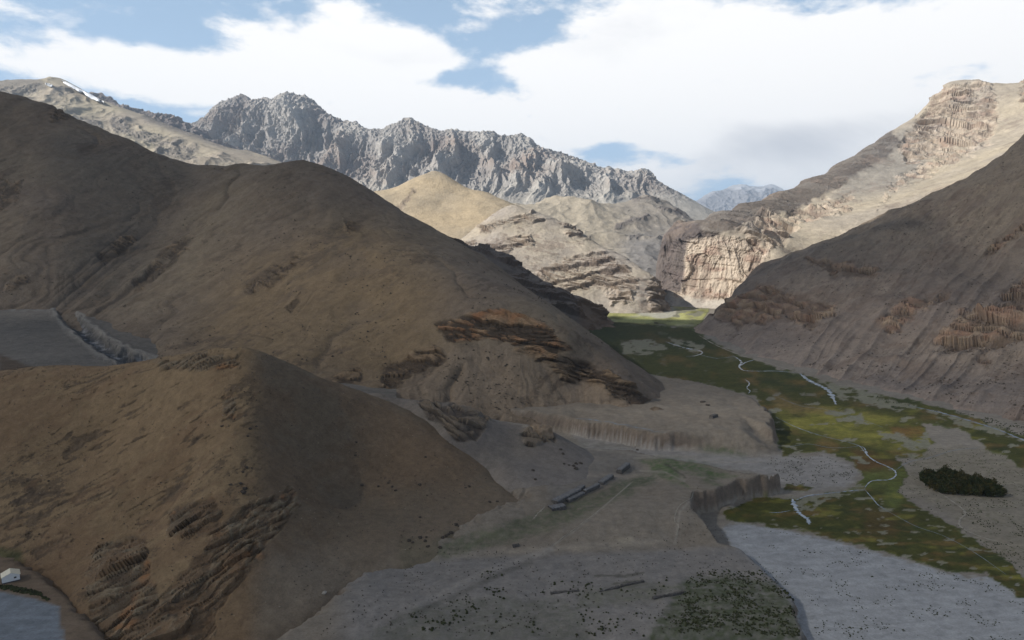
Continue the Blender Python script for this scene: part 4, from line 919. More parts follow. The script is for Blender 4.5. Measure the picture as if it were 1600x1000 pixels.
    holes = [[(970, 535), (1010, 530), (1045, 545), (1010, 556), (975, 550)], [(1045, 528), (1100, 540), (1090, 548), (1060, 545)], [(1275, 590), (1330, 604), (1440, 640), (1400, 642), (1310, 622)], [(1290, 645), (1330, 640), (1350, 655), (1310, 660)],
             [(1370, 672), (1430, 688), (1470, 700), (1430, 702), (1380, 685)], [(1240, 770), (1290, 763), (1350, 765), (1290, 782), (1260, 808), (1240, 790)], [(1440, 640), (1560, 668), (1600, 690), (1500, 665)], [(1420, 712), (1500, 700), (1560, 730), (1450, 730)], [(1060, 485), (1100, 486), (1090, 498), (1050, 495)], [(1180, 548), (1200, 556), (1225, 575), (1195, 565)]]
    hol = np.zeros(u.shape)
    for p in holes: hol = np.maximum(hol, pm(p, -3, 4, .8))
    hol *= sst(fbm(u/22, v/6, z0+4, 4)+.12, -.12, .12)
    isl = sst(fbm(u/34., v/9., z0+14, 4), .2, .34)*(1-far)*(.4+.6*sst(v, 600, 640))
    hol = np.maximum(hol, isl*.9)
    G1 = np.array([.055, .058, .016]); G2 = np.array([.12, .085, .03]); G3 = np.array([.2, .19, .042]); G4 = np.array([.032, .042, .014])
    wn = fbm(u/55., v/15., z0+2, 4); wn2 = fbm(u/90., v/22., z0+8, 3)
    mc = mixc(np.zeros(P.shape)+G1, G2, sst(wn, .0, .35))
    mc = mixc(mc, G4, sst(wn2, .1, .4)*.8)
    mc = mixc(mc, G4*.8, (1-sst(v, 520, 600))*(1-far)*.5)
    br = pm([(1215, 640), (1300, 640), (1400, 655), (1480, 680), (1440, 705), (1330, 690), (1230, 665)], -12, 14)
    mc = mixc(mc, G3, br*np.clip(.65+wn*1.5, 0, 1))  # meadow painted brighter where sunlight filters through the cloud
    mc = mixc(mc, np.array([.17, .12, .05]), pm([(1205, 612), (1250, 628), (1300, 645), (1250, 648), (1210, 635)], -8, 8)*.7)
    mc = mixc(mc, np.array([.16, .075, .03]), pm([(1390, 668), (1440, 672), (1460, 682), (1400, 680)], -5, 8)*.6)
    mc = mixc(mc, np.array([.11, .06, .025]), pm([(1330, 700), (1400, 720), (1400, 745), (1340, 740)], -8, 8)*.7)
    mc = mixc(mc, np.array([.1, .06, .025]), pm([(1350, 790), (1400, 800), (1400, 840), (1350, 835)], -8, 8)*.5)
    mc = mixc(mc, np.array([.10, .12, .035]), lm([(1330, 755), (1400, 745), (1395, 780)], 12, 1, 10)*.7)
    mc = mixc(mc, np.array([.36, .36, .15]), far*np.clip(.8+wn*2, 0, 1))
    mc = mixc(mc, np.array([.38, .37, .33]), far*sst(wn2, .1, .3)*.8)
    mc = mixc(mc, G3*.9, sst(fbm(u/70., v/16., z0+21, 4), .08, .35)*.6*sst(v, 620, 650))
    edge = (sst(mar, .35, .6)-sst(mar, .75, 1.))
    mc = mixc(mc, np.array([.09, .105, .04]), np.clip(edge, 0, 1)*.5)
    mc = mc*(1+.35*n3+.3*n2)[..., None]
    isM = (mar > .5) & (hol < .5)
    soft = sst(mar, .15, .6)*(1-sst(hol, .25, .6))
    gcol = mixc(col, np.array([.12, .125, .07]), soft*.7*(~isM))
    gcol = mixc(gcol, np.array([.17, .175, .12]), sst(hol, .4, .8)*(~isM)*.7*(mar > .5))
    wm = sst(mar*(1-hol)+.25*n3+.12*n2, .22, .8); full = mixc(gcol*(1+.12*n2+.12*n3)[..., None], mc, wm)
    # tussocks stand a little proud of the gravel
    P[..., 2] += isM*(.18+.3*np.clip(n3+.3, 0, 1))
    full_f = full.reshape(-1, 3); Pf = P.reshape(-1, 3)
    Q = quads(*u.shape)
    mf = isM.ravel()[Q].sum(1) >= 2
    tf = (ter.ravel()[Q].max(1) > .12) & ~mf
    o = link('marsh_grass', submesh('marsh_grass', Pf, Q[mf], M_marsh, full_f)); tag(o, 'dark green and russet marsh turf covering the wet valley floor', 'marsh', kind='stuff')
    o = link('river_terrace', submesh('river_terrace', Pf, Q[tf], M_floor, full_f)); tag(o, 'flat topped gravel terraces with crumbling bluffs above the marsh', 'terrace', kind='structure')
    o = link('valley_floor', submesh('valley_floor', Pf, Q[~mf & ~tf], M_floor, full_f)); tag(o, 'pale grey gravel river bed between the marsh and the slopes', 'valley floor', kind='structure')
    return P, u, v, us, vs, isM
FP, Fu, Fv, Fus, Fvs, FisM = floor()
def floor_z(x, y):
    """height of the valley floor surface at a plan position"""
    u, v = proj(x, y, 0.)
    j = int(np.clip(np.searchsorted(Fus, u), 1, len(Fus)-1)); i = int(np.clip(np.searchsorted(-Fvs, -v), 1, len(Fvs)-1))
    return float(max(FP[i, j, 2], FP[i-1, j, 2], FP[i, j-1, 2], FP[i-1, j-1, 2]))
def on_floor(u, v, z=None):
    """point of the valley surface seen at a picture position"""
    zz = 0.
    for _ in range(8):
        p = gz(u, v, zz); zz = floor_z(p[0], p[1])
    p = gz(u, v, zz); return np.array([p[0], p[1], zz])
def on_surf(u, v, q):
    m = (q.u-u)**2+(q.v-v)**2; m = m+(m < 9)*0
    cand = np.where(m.ravel() < 9)[0]
    if len(cand) == 0: cand = [int(np.argmin(m))]
    D = q.P.reshape(-1, 3)[cand, 1]; k = cand[int(np.argmin(D))]
    return q.P.reshape(-1, 3)[k]
# ------------------------------------------------------------------ generic ribbons on the valley floor
M_water = plain_mat('stream_water', (.20, .25, .31), .25, .15, .3, .5)
M_pale = plain_mat('pale_track', (.27, .25, .215), .95, .2, .4, .1)
def smooth_line(line, n):
    L = np.array(line, float); t = np.linspace(0, len(L)-1, n); out = []
    for s in t:
        i = min(int(s), len(L)-2); f = s-i
        p0, p1, p2, p3 = L[max(i-1, 0)], L[i], L[i+1], L[min(i+2, len(L)-1)]
        out.append(.5*((2*p1)+(-p0+p2)*f+(2*p0-5*p1+4*p2-p3)*f*f+(-p0+3*p1-3*p2+p3)*f**3))
    return np.array(out)
def ribbon(name, label, cat, line, wpx, mat, lift=.22, kind='structure', wob=.5):
    wpx *= .72
    L = smooth_line(line, max(12, len(line)*9)); pts = []
    for u, v in L: pts.append(on_floor(u, v))
    pts = np.array(pts); d = np.gradient(pts[:, :2], axis=0); nrm = np.stack([-d[:, 1], d[:, 0]], -1); nrm /= np.linalg.norm(nrm, axis=1)[:, None]+1e-9
    V = []
    for i, p in enumerate(pts):
        t = i/(len(pts)-1); w = wpx*p[1]/F*.5*(1+wob*math.sin(i*1.7)+wob*random.uniform(-1, 1))*(.25+.75*min(1, 6*t, 6*(1-t)))
        c = nrm[i]*w + 0
        jx, jy = nrm[i]*random.uniform(-.3, .3)*w
        for s in (-1, 0, 1):
            x, y = p[0]+jx+c[0]*s, p[1]+jy+c[1]*s
            V.append((x, y, max(floor_z(x, y), p[2])+lift*(1 if s == 0 else .6)))
    o = link(name, mesh_np(name, np.array(V), quads(len(pts), 3), mat)); return tag(o, label, cat, kind=kind)
ribbon('stream', 'farthest bright stream bend on the marsh below the gorge mouth', 'stream', [(1040, 534), (1058, 540), (1076, 545), (1093, 548), (1097, 552), (1086, 556), (1072, 557)], 3.5, M_water)
ribbon('stream', 'stream loop on the marsh left of the shaded right slope', 'stream', [(1146, 556), (1158, 565), (1155, 573), (1163, 579), (1184, 580), (1215, 580), (1245, 583)], 3.2, M_water)
ribbon('stream', 'short side channel joining the stream loop from the right', 'stream', [(1156, 572), (1166, 566), (1180, 562)], 3.2, M_water)
ribbon('stream', 'tiny squiggle of stream just above the round gravel terrace', 'stream', [(1164, 593), (1171, 599), (1167, 606), (1172, 611), (1169, 615)], 2., M_water)
ribbon('stream', 'broad blue grey channel along the foot of the right slope', 'stream', [(1250, 584), (1262, 593), (1275, 600), (1290, 607), (1300, 618), (1306, 632)], 9, M_water)
ribbon('stream', 'thin main stream winding through the yellow green meadow', 'stream', [(1212, 652), (1245, 668), (1280, 680), (1312, 688), (1335, 694), (1345, 699), (1353, 709), (1367, 722)], 1.6, M_water)
ribbon('stream', 'bright stream bend at the gravel edge left of the dark grove', 'stream', [(1338, 696), (1350, 700), (1356, 712), (1370, 722), (1384, 728), (1398, 736), (1399, 744), (1388, 750), (1362, 752), (1350, 764)], 3., M_water)
ribbon('stream', 'pale stream running left from the bend to the broken bluff', 'stream', [(1352, 766), (1322, 768), (1296, 771), (1262, 775), (1244, 782)], 3., M_water)
ribbon('stream', 'thin stream heading right from below the bend into the dark turf', 'stream', [(1352, 766), (1364, 780), (1372, 789), (1385, 798)], 2, M_water)
ribbon('pool', 'blue pool in the dark turf below the broken bluff', 'pool', [(1238, 780), (1243, 793), (1250, 803), (1262, 812), (1264, 820)], 9, M_water)
ribbon('stream', 'short stream strip in turf right of the talus cone', 'stream', [(1202, 801), (1218, 801), (1235, 798)], 2., M_water)
ribbon('stream', 'long pale channel near the right edge above the grove', 'stream', [(1420, 634), (1470, 645), (1520, 659), (1560, 672), (1590, 684), (1625, 700)], 5, M_water)
ribbon('stream', 'wash channel curving below the fluted terrace bluff', 'stream', [(900, 676), (930, 680), (965, 688), (1000, 693), (1040, 701)], 2, M_water)
ribbon('stream', 'thin braid through the dark upper marsh left of the stream loop', 'stream', [(1075, 548), (1100, 556), (1122, 560), (1146, 557)], 1.2, M_water)
ribbon('stream', 'hair thin braid crossing the brown turf above the meadow', 'stream', [(1210, 618), (1250, 634), (1290, 640), (1335, 652), (1380, 668)], 1., M_water)
ribbon('stream', 'thin braid in the turf left of the main bend', 'stream', [(1228, 700), (1262, 694), (1300, 700), (1340, 698)], 1., M_water)
ribbon('stream', 'thin braid leaving the bend toward the pale meadow at right', 'stream', [(1398, 736), (1420, 722), (1450, 716), (1490, 704), (1530, 700)], 1.1, M_water)
ribbon('stream', 'thin trickle through the lower dark turf toward the right edge', 'stream', [(1385, 798), (1430, 822), (1475, 838), (1520, 862), (1572, 898)], 1., M_water)
ribbon('path', 'pale track across the gravel right of the dark grove', 'path', [(1420, 742), (1450, 760), (1480, 778), (1508, 800), (1500, 812), (1502, 824), (1530, 838), (1570, 850), (1620, 868)], 3.5, M_pale)
ribbon('path', 'narrow pale footpath slanting over the near terrace', 'path', [(856, 858), (890, 832), (930, 802), (968, 770), (990, 752)], 1.4, M_pale, lift=.1)
ribbon('path', 'pale dirt path from the stone walls toward the brown hill', 'path', [(832, 812), (842, 802), (852, 791)], 2.2, M_pale, lift=.1)
ribbon('path', 'curved path near the rim of the near terrace', 'path', [(1052, 850), (1060, 830), (1054, 812), (1062, 790), (1086, 776)], 1.8, M_pale, lift=.1)
ribbon('path', 'long pale track below the purple brown right slope', 'path', [(1092, 524), (1120, 540), (1160, 556), (1215, 572), (1280, 592)], 3, M_pale, lift=.3)

# ------------------------------------------------------------------ white hut at the lower left
M_wall = plain_mat('white_sheet', (.62, .65, .68), .6, .08, 1.5); M_roof = plain_mat('cream_roof', (.66, .62, .5), .6, .08, 1.5)
M_dark = plain_mat('dark_opening', (.03, .035, .045), .6, .1, 1.); M_shade_frame = plain_mat('shade_base_and_frame', (.05, .05, .07), .9, .2, 1.)
def poly_mesh(name, verts, faces, mat):
    me = bpy.data.meshes.new(name); me.from_pydata([tuple(map(float, v)) for v in verts], [], faces); me.materials.append(mat); me.update(); return me
def box_me(name, x0, x1, y0, y1, z0, z1, mat):
    v = [(x, y, z) for z in (z0, z1) for y in (y0, y1) for x in (x0, x1)]
    return poly_mesh(name, v, [(0, 2, 3, 1), (4, 5, 7, 6), (0, 1, 5, 4), (2, 6, 7, 3), (0, 4, 6, 2), (1, 3, 7, 5)], mat)
def hut(label, u, v, rot, L=5.3, Wd=6.2, he=2.6, hr=3.9):
    p = on_floor(u, v); h = bpy.data.objects.new('hut', None); C.objects.link(h); h.location = (p[0], p[1], p[2]+.1); h.rotation_euler = (0, 0, rot); tag(h, label, 'hut')
    a, b = L/2, Wd/2
    link('shade_base', box_me('shade_base', -a-.15, a+.15, -b-.15, b+.15, -1.5, .25, M_shade_frame), h)  # dark base put in where the purple shadow lies
    vv = [(-a, -b, .25), (a, -b, .25), (a, b, .25), (-a, b, .25), (-a, -b, he), (a, -b, he), (a, b, he), (-a, b, he), (-a, 0, hr), (a, 0, hr)]
    link('wall', poly_mesh('wall', vv, [(0, 1, 5, 4), (2, 3, 7, 6), (1, 2, 6, 9, 5), (3, 0, 4, 8, 7)], M_wall), h)
    e = .3; k = (hr-he)/b
    rv = []
    for x in (-a-e, a+e):
        for (y, z) in ((-b-e, he-k*e+.06), (0, hr+.06), (b+e, he-k*e+.06), (b+e, he-k*e+.16), (0, hr+.16), (-b-e, he-k*e+.16)): rv.append((x, y, z))
    rf = [(i, (i+1) % 6, (i+1) % 6+6, i+6) for i in range(6)]+[(0, 5, 4, 1), (1, 4, 3, 2), (6, 7, 10, 11), (7, 8, 9, 10)]
    link('roof', poly_mesh('roof', rv, rf, M_roof), h)
    f = link('window', box_me('window', a+.002, a+.06, .9, 2., 1.15, 2.05, M_wall), h)
    link('pane', box_me('pane', a+.06, a+.08, 1., 1.9, 1.25, 1.95, M_dark), f)
    d = link('door', box_me('door', -.5, .5, -b-.06, -b-.003, .28, 2.2, M_wall), h)
    link('door_frame', box_me('door_frame', -.62, .62, -b-.04, -b-.002, .26, 2.32, M_shade_frame), h)
    for sx in (-1.7, 1.5): link('window', box_me('window', sx-.3, sx+.3, -b-.05, -b-.002, 1.2, 1.9, M_dark), h)
hut('small white hut with cream gabled roof at the lower left corner', 17, 906, math.atan2(-4.1, 3.3))

# ------------------------------------------------------------------ long prayer stone walls on the terrace
M_stone = plain_mat('dark_wall_stone', (.085, .08, .078), .95, .45, .9, .1, .4); M_top = plain_mat('grey_slab_stone', (.15, .15, .155), .95, .4, .9, .1, .4)
def wall_me(name, L, w, h, z0, mat, seed, jag=.3):
    nx = max(4, int(L/.7)); prof = [(-w/2, z0), (-w/2*.97, z0+(h-z0)*.5), (-w/2*.9, h), (0, h*1.04), (w/2*.9, h), (w/2*.97, z0+(h-z0)*.5), (w/2, z0)]
    V = []
    for i in range(nx+1):
        x = -L/2+L*i/nx
        for (y, z) in prof:
            q = perlin(np.array([x*.9+seed]), np.array([y+seed*3.]), np.array([z*1.3]))[0]
            V.append((x+random.uniform(-.1, .1), y+q*jag+random.uniform(-.08, .08), z+q*jag*(z > z0)+random.uniform(-.06, .06)*(z > z0)))
    Q = []
    for i in range(nx):
        for j in range(6): Q.append((i*7+j, i*7+j+1, (i+1)*7+j+1, (i+1)*7+j))
    me = poly_mesh(name, V, [q for q in Q]+[tuple(range(7))[::-1], tuple(nx*7+k for k in range(7))], mat); return me
def stone_wall(name, cat, label, a, b, w, h, group=None, parts=True, mat=None):
    pa, pb = on_floor(*a), on_floor(*b); c = (pa+pb)/2; L = float(np.hypot(*(pb-pa)[:2])); rot = math.atan2(pb[1]-pa[1], pb[0]-pa[0])
    tilt = math.atan2(pb[2]-pa[2], L); z = min(pa[2], pb[2], c[2])
    if parts:
        e = bpy.data.objects.new(name, None); C.objects.link(e); e.location = (c[0], c[1], z); e.rotation_euler = (0, 0, rot)
        tag(e, label, cat, group)
        link('wall_face', wall_me('wall_face', L, w, h, -1.2, M_stone, a[0], .22), e)
        link('slab_top', wall_me('slab_top', L*.985, w*.93, h+.3, h-.25, M_top, b[0], .16), e)
    else:
        e = link(name, wall_me(name, L, w, h, -1., mat or M_stone, a[0], .3)); e.location = (c[0], c[1], z); e.rotation_euler = (0, 0, rot); tag(e, label, cat, group)
g = 'long stone walls in a line across the near terrace'
for a, b, w, h, lab in [((866, 787), (904, 768), 4.2, 1.7, 'longest stone wall, at the lower left of the row, flat grey top'), ((904, 767), (911, 762), 2.6, 1.5, 'short stub at the upper end of the longest stone wall'),
                        ((887, 785), (911, 772), 2.6, 1.4, 'thin stone wall beside the longest one, on its right'), ((913, 771), (935, 760), 2.4, 1.6, 'stone wall just below the pale bare patch of the row'),
                        ((859, 795), (881, 793), 4.6, 1.6, 'squat stone platform closing the lower left end of the wall row'), ((938, 757), (955, 746), 3.4, 1.7, 'middle stone wall just above the pale bare patch'),
                        ((956, 743), (978, 725), 4.6, 2.4, 'tall dark stone wall near the upper end of the row'), ((967, 740), (981, 729), 3.4, 2.3, 'shorter dark stone wall right of the tall dark one'),
                        ((979, 716), (987, 713), 4., 1.8, 'small stone block alone at the upper right end of the wall row')]:
    stone_wall('stone_wall', 'stone wall', lab, a, b, w, h, g)
for a, b, lab in [((936, 924), (968, 918), 'low field wall at lower centre, left piece'), ((970, 917), (1006, 909), 'low field wall at lower centre, right piece, bending up to the rim'), ((1020, 936), (1068, 926), 'low crumbling field wall left of the dark bushes at the bottom'),
                  ((860, 928), (905, 923), 'short low wall above the scrub at the bottom centre')]:
    stone_wall('field_wall', 'field wall', lab, a, b, 1., .8, 'low field walls at the bottom', False)
stone_wall('stone_ruin', 'ruin', 'tiny stone ruin on the round far terrace', (1111, 654), (1119, 651), 3.4, 2.4, None, False)
stone_wall('stone_ruin', 'ruin', 'tiny stone heap beside the path at the edge of the brown hill', (801, 855), (811, 853), 1.8, 1.3, None, False)

# ------------------------------------------------------------------ boulders and rock knob
M_rock = plain_mat('dark_boulder_rock', (.06, .05, .043), .95, .4, .8, .1, .3); M_prock = plain_mat('pale_boulder_rock', (.3, .28, .25), .95, .3, .8, .1, .2)
rocks = [rockmesh('boulder', 1, 1, .8, k*2.3, M_rock, 9, .3) for k in range(5)]
def boulder(p, s, label, group=None, mat=None, flat=1.):
    me = rocks[random.randrange(5)]
    if mat: me = rockmesh('boulder', 1, 1, .8, s*3, mat, 9, .3)
    o = link('boulder', me); o.location = p; o.scale = (s*random.uniform(.8, 1.4), s, s*flat*random.uniform(.7, 1)); o.rotation_euler = (0, 0, random.uniform(0, 6)); tag(o, label, 'boulder', group)
GA = 'dark boulders strewn on the brown hill'
for (u, v, k) in [(640, 842, 1.2), (645, 845, .8), (657, 838, 1.3), (664, 843, 1.1), (667, 837, .9), (690, 838, 1.3), (695, 835, 1.2), (700, 833, .9), (705, 830, 1.4), (713, 817, 1.3), (716, 820, .8), (734, 827, 1.2), (741, 827, 1.4), (687, 853, 1.5), (668, 852, 1.), (658, 806, .9), (656, 755, 1.2),
                  (592, 757, .9), (607, 753, 1.), (612, 758, 1.), (619, 764, 1.1), (566, 755, 1.3), (559, 690, 1.), (557, 710, 1.), (665, 712, 1.), (726, 760, .8), (734, 758, 1.1), (765, 782, 1.2), (778, 782, 1.)]:
    lab = 'small dark boulder in the cluster above the green foot of the near hill' if v > 800 else 'small dark boulder low on the right edge of the near hill' if u > 700 else 'small dark boulder halfway down the right face of the near hill' if v > 740 else 'small dark boulder high on the right face of the near hill'
    boulder(on_surf(u, v, qA), k*.75, lab, GA+(' near its green foot' if v > 800 else ' at its right edge' if u > 700 else ' halfway down' if v > 740 else ' high up'))
for (u, v, k) in [(393, 668, 1.3), (388, 680, 1.), (386, 728, 1.), (378, 755, 1.), (362, 755, 1.), (381, 766, 1.8), (384, 762, 1.3), (402, 664, .8), (381, 735, .8), (395, 730, .7), (345, 664, 1.1), (77, 750, .9)]:
    boulder(on_surf(u, v, qA), k*.7, 'small dark boulder on the spine of the near hill below its top', 'dark boulders along the hill spine')
boulder(on_surf(508, 926, qA), .9, 'pale boulder alone at the grey foot of the near hill', None, M_prock)
GB = 'dark rocks on the grey slope above the stone walls'
for (u, v, k) in [(881, 722, .8), (888, 724, .8), (896, 726, 1.), (901, 730, 1.5), (900, 722, .9), (908, 722, 1.), (875, 700, .9), (880, 706, .9), (834, 733, 1.), (836, 747, 1.), (994, 699, 1.2), (996, 703, 1.)]:
    p = on_floor(u, v); B = SURF['hill'][1]; p2 = on_surf(u, v, B); p = p2 if p2[2] > p[2] and abs(proj(*p2)[0]-u) < 6 else p
    boulder(p, k, 'dark rock on the grey slope above the long stone walls', GB)
for (u, v, k, lab) in [(1025, 505, 4.2, 'dark flat mound alone on the sunlit far meadow'), (1093, 610, 2., 'dark rock on the far terrace, topmost of four'), (1098, 628, 2.6, 'broad dark rock at the middle of the far terrace'), (1106, 633, 2., 'dark rock just right of the broad one on the far terrace'), (1090, 699, 2.2, 'dark forked rock above the green strip on the wash')]:
    boulder(on_floor(u, v), k, lab, None, None, .5)
kn = link('outcrop', rockmesh('outcrop', 9.5, 6.5, 8, 4.2, plain_mat('knob_rock', (.21, .16, .115), .95, .4, .25, .1, .6), 40, .22)); kn.location = at(845, 684, 440); kn.rotation_euler = (0, 0, .5)
tag(kn, 'rounded brown rock knob sticking out at the end of the dark hillock', 'rock')

# ------------------------------------------------------------------ grove of small dark trees on the gravel
M_leaf = [plain_mat('dark_foliage', (.04, .047, .02), .9, .5, .7, .1), plain_mat('olive_foliage', (.06, .055, .022), .9, .5, .7, .1), plain_mat('deep_foliage', (.028, .036, .016), .9, .5, .7, .1)]
M_bark = plain_mat('bark', (.09, .07, .05), .9, .3, 2.)
def crown_me(seed, mat, n=190, r=1., h=1.):
    rr = np.random.RandomState(seed); V = []; Fc = []
    for i in range(n):
        d = rr.normal(size=3); d /= np.linalg.norm(d); rad = (.55+.45*rr.rand())*(1+.25*math.sin(d[0]*5+seed)+.2*math.sin(d[2]*7+seed*2))
        c = d*rad*np.array([r, r, h]); a = rr.normal(size=3); a /= np.linalg.norm(a); b = np.cross(a, rr.normal(size=3)); b /= np.linalg.norm(b)
        s = rr.uniform(.14, .3)*r; k = len(V)
        V += [c+a*s, c+b*s*.8, c-a*s, c-b*s*.8]; Fc.append((k, k+1, k+2, k+3))
    return poly_mesh('crown', V, Fc, mat)
crowns = [crown_me(k, M_leaf[k % 3], 190, 1.75, 2.3) for k in range(6)]
def trunk_me():
    V = []; n = 6
    for z, r_ in ((-.3, .16), (1.2, .12), (3., .07), (4.2, .03)):
        for k in range(n): V.append((r_*math.cos(k*math.tau/n)+z*.04, r_*math.sin(k*math.tau/n), z))
    return poly_mesh('trunk', V, [(i*n+k, i*n+(k+1) % n, (i+1)*n+(k+1) % n, (i+1)*n+k) for i in range(3) for k in range(n)], M_bark)
trunk0 = trunk_me()
GP = [(1436, 748), (1446, 743), (1468, 744), (1476, 738), (1490, 740), (1503, 746), (1540, 753), (1556, 762), (1574, 778), (1520, 776), (1463, 771), (1448, 762)]
gp = xy([(a, b, 0) for a, b in GP]); gx = [p[0] for p in gp]; gy = [p[1] for p in gp]
sp_ = 2.15; nt = 0
yy = min(gy)
while yy < max(gy):
    xx = min(gx)
    while xx < max(gx):
        x = xx+random.uniform(-.8, .8); y = yy+random.uniform(-.8, .8)
        if sdp(np.array([x]), np.array([y]), gp)[0] < -.3 and nt < 299:
            t = bpy.data.objects.new('tree', None); C.objects.link(t); s = random.uniform(.6, 1.0); t.location = (x, y, floor_z(x, y)-.1); t.scale = (s, s, s*random.uniform(.85, 1.15)); t.rotation_euler = (0, 0, random.uniform(0, 6.28))
            tag(t, 'small dark bushy tree packed in the lens shaped grove on the gravel', 'tree', 'trees of the dark grove')
            c = link('crown', crowns[nt % 6], t); c.location = (0, 0, 2.9); link('trunk', trunk0, t); nt += 1
        xx += sp_
    yy += sp_*1.08
tr = [o for o in C.objects if o.get('category') == 'tree']
for key, lab in ((lambda o: o.location.x, 'dark tree at the left tip of the lens shaped grove'), (lambda o: -o.location.x, 'dark tree at the pointed right tip of the lens shaped grove'), (lambda o: -o.location.y, 'dark tree at the top of the grove, farthest from the camera')):
    min(tr, key=key)['label'] = lab

# ------------------------------------------------------------------ scrub tufts (nobody could count them)
M_scrub = plain_mat('scrub', (.035, .04, .02), .95, .5, .5, .1)
def scrub(label, polys, n, smin, smax, pred=None, clump=14., thr=0., mat=None, nm='scrub'):
    rr = np.random.RandomState(n); V = []; Fc = []; k = 0; tries = 0
    A = [xy([(a, b, 0) for a, b in p]) for p in polys]
    allp = np.array([q for p in polys for q in p]); u0, v0 = allp.min(0); u1, v1 = allp.max(0)
    U = rr.uniform(u0, u1, n*9); Vv = v0+(v1-v0)*rr.rand(n*9)
    ok = np.zeros(len(U), bool)
    for p in polys: ok |= sdp(U, Vv, p) < 0
    X, Y, _ = gz(U, Vv, 0.); ok &= fbm(X/clump, Y/clump, X*0+n, 3) > thr
    X, Y = X[ok][:n], Y[ok][:n]
    for x, y in zip(X, Y):
        if pred and not pred(x, y): continue
        s = rr.uniform(smin, smax); z = floor_z(x, y); b = len(V)
        a0 = rr.rand()*6.28
        for r_, zz in ((1., -.15), (.9, .55), (.35, .95)):
            for j in range(5):
                q = r_*s*rr.uniform(.7, 1.3); V.append((x+q*math.cos(a0+j*1.2566), y+q*math.sin(a0+j*1.2566), z+zz*s*rr.uniform(.8, 1.2)))
        for i in (0, 5):
            for j in range(5): Fc.append((b+i+j, b+i+(j+1) % 5, b+i+5+(j+1) % 5, b+i+5+j))
        Fc.append((b+10, b+11, b+12, b+13, b+14))
    o = link(nm, poly_mesh(nm, V, Fc, mat or M_scrub)); tag(o, label, 'scrub', kind='stuff')
def notmarsh(x, y):
    u, v = proj(x, y, 0.); j = int(np.clip(np.searchsorted(Fus, u), 1, len(Fus)-1)); i = int(np.clip(np.searchsorted(-Fvs, -v), 1, len(Fvs)-1)); return not FisM[i, j]
scrub('dark scrub tufts dotted over the blue grey gravel bar', [[(1150, 825), (1260, 835), (1400, 872), (1480, 897), (1560, 905), (1640, 935), (1640, 1010), (1290, 1010), (1240, 950), (1200, 905)]], 800, .1, .32, notmarsh, 11, .1)
scrub('dark scrub on the open gravel round the grove', [[(1380, 700), (1640, 700), (1640, 920), (1560, 870), (1480, 810), (1400, 770)]], 1500, .12, .36, notmarsh, 12, -.02)
scrub('dark shrubs along the bottom of the near terrace', [[(640, 975), (700, 935), (760, 905), (860, 900), (940, 930), (1060, 905), (1230, 915), (1250, 960), (1250, 1010), (640, 1010)]], 380, .2, .6, None, 12, .1)
scrub('bushes of the green corner field at the bottom', [[(1060, 930), (1090, 905), (1190, 905), (1240, 945), (1250, 1010), (1060, 1010)]], 1100, .15, .5, None, 12, -.1)
scrub('small tufts dotting the pale wash', [[(1190, 715), (1290, 712), (1335, 735), (1320, 757), (1230, 757)]], 260, .2, .42, notmarsh, 9, 0.)
scrub('loose stones on the near terrace', [[(540, 930), (700, 870), (1060, 850), (1090, 790), (1190, 905), (1230, 1010), (500, 1010)]], 900, .12, .32, None, 15, -.1, M_rock, 'loose_stones')
scrub('scattered bushes at the foot of the right slope', [[(1370, 618), (1640, 672), (1640, 700), (1560, 668), (1450, 640), (1370, 625)]], 420, .3, .6, notmarsh, 14, -.1)
scrub('green bushes beside the blue river bed at the lower left', [[(-40, 915), (0, 920), (60, 932), (78, 940), (60, 926), (20, 915)]], 160, .4, .8, None, 14, -.4)

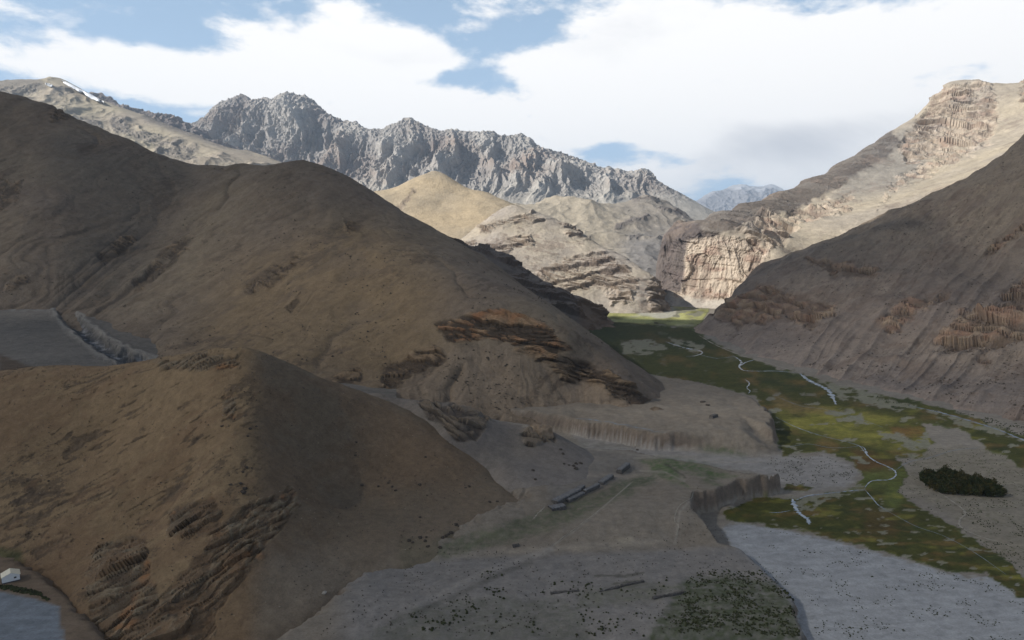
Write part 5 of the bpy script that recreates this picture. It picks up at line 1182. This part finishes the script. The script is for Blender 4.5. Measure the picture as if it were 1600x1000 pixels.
M_stones = plain_mat('scree_stone', (.075, .062, .05), .95, .5, .3, .1); M_stones2 = plain_mat('pale_scree_stone', (.24, .21, .17), .95, .4, .3, .1)
def scree(label, q, n, smin, smax, clump, thr, mat, seed, nm='loose_stones'):
    rr = np.random.RandomState(seed); P = q.P.reshape(-1, 3); N = q.N2.reshape(-1, 3)
    idx = rr.randint(0, len(P), n*12); p = P[idx]; ok = (fbm(p[:, 0]/clump+p[:, 2]/clump*.7, p[:, 1]/clump, p[:, 2]/clump*.5+seed, 4) > thr) & (p[:, 2] > 2) & (q.u.ravel()[idx] > -150) & (q.u.ravel()[idx] < 1750)
    idx = idx[ok][:n]; p = P[idx]+rr.normal(size=(len(idx), 3))*.4; nn = N[idx]; m = len(idx)
    s_ = smin+(smax-smin)*rr.rand(m)**2.5
    base = np.array([(1, 0, 0), (0, 1, 0), (-1, 0, 0), (0, -1, 0), (0, 0, 1), (0, 0, -1)], float); A = rr.rand(m)*6.28
    V = np.repeat(base[None], m, 0)*(.6+.8*rr.rand(m, 6, 1)); c_, n_ = np.cos(A)[:, None], np.sin(A)[:, None]
    x = V[..., 0]*c_-V[..., 1]*n_; y = V[..., 0]*n_+V[..., 1]*c_; V = np.stack([x*1.25, y, V[..., 2]*.75], -1)*s_[:, None, None]+p[:, None]
    f = np.array([(0, 1, 4), (1, 2, 4), (2, 3, 4), (3, 0, 4), (1, 0, 5), (2, 1, 5), (3, 2, 5), (0, 3, 5)])
    Q = (f[None]+6*np.arange(m)[:, None, None]).reshape(-1, 3)
    o = link(nm, mesh_np(nm, V.reshape(-1, 3), Q, mat, None, False, 3)); tag(o, label, 'stones', kind='stuff')
qC = SURF['mountain'][0]; qK = [q for q in SURF['mountain'] if abs(q.u.min()-1066) < 60 and q.y.min() < 600][0]
scree('dark loose stones scattered over the near brown hill', qA, 3500, .12, .5, 22., .03, M_stones, 1)
scree('pale loose stones on the near brown hill', qA, 1200, .1, .32, 18., .05, M_stones2, 2)
scree('loose stones below the ledges of the great left ridge', qC, 5000, .25, 1.2, 60., .06, M_stones, 3)
scree('loose stones strewn on the shaded right slope', qK, 6500, .25, 1.3, 55., .0, M_stones, 4)
scree('pale stones strewn on the shaded right slope', qK, 1500, .25, .8, 45., .05, M_stones2, 5)

# ------------------------------------------------------------------ haze
def haze():
    me = box_me('haze', -31000, 31000, -13000, 46000, -17, 2300, None) if False else None
    v = [(x, y, z) for z in (-17, 2300) for y in (-13000, 46000) for x in (-31000, 31000)]
    me = bpy.data.meshes.new('haze'); me.from_pydata(v, [], [(0, 2, 3, 1), (4, 5, 7, 6), (0, 1, 5, 4), (2, 6, 7, 3), (0, 4, 6, 2), (1, 3, 7, 5)]); me.update()
    m = bpy.data.materials.new('haze_air'); m.use_nodes = True; t = m.node_tree; t.nodes.clear()
    o = t.nodes.new('ShaderNodeOutputMaterial'); v = t.nodes.new('ShaderNodeVolumePrincipled'); v.inputs['Color'].default_value = (.62, .78, 1, 1); v.inputs['Density'].default_value = 4.2e-5; v.inputs['Anisotropy'].default_value = .1
    t.links.new(v.outputs[0], o.inputs['Volume']); me.materials.append(m)
    h = link('haze', me); tag(h, 'thin blue air over the whole valley', 'haze', kind='stuff')
haze()
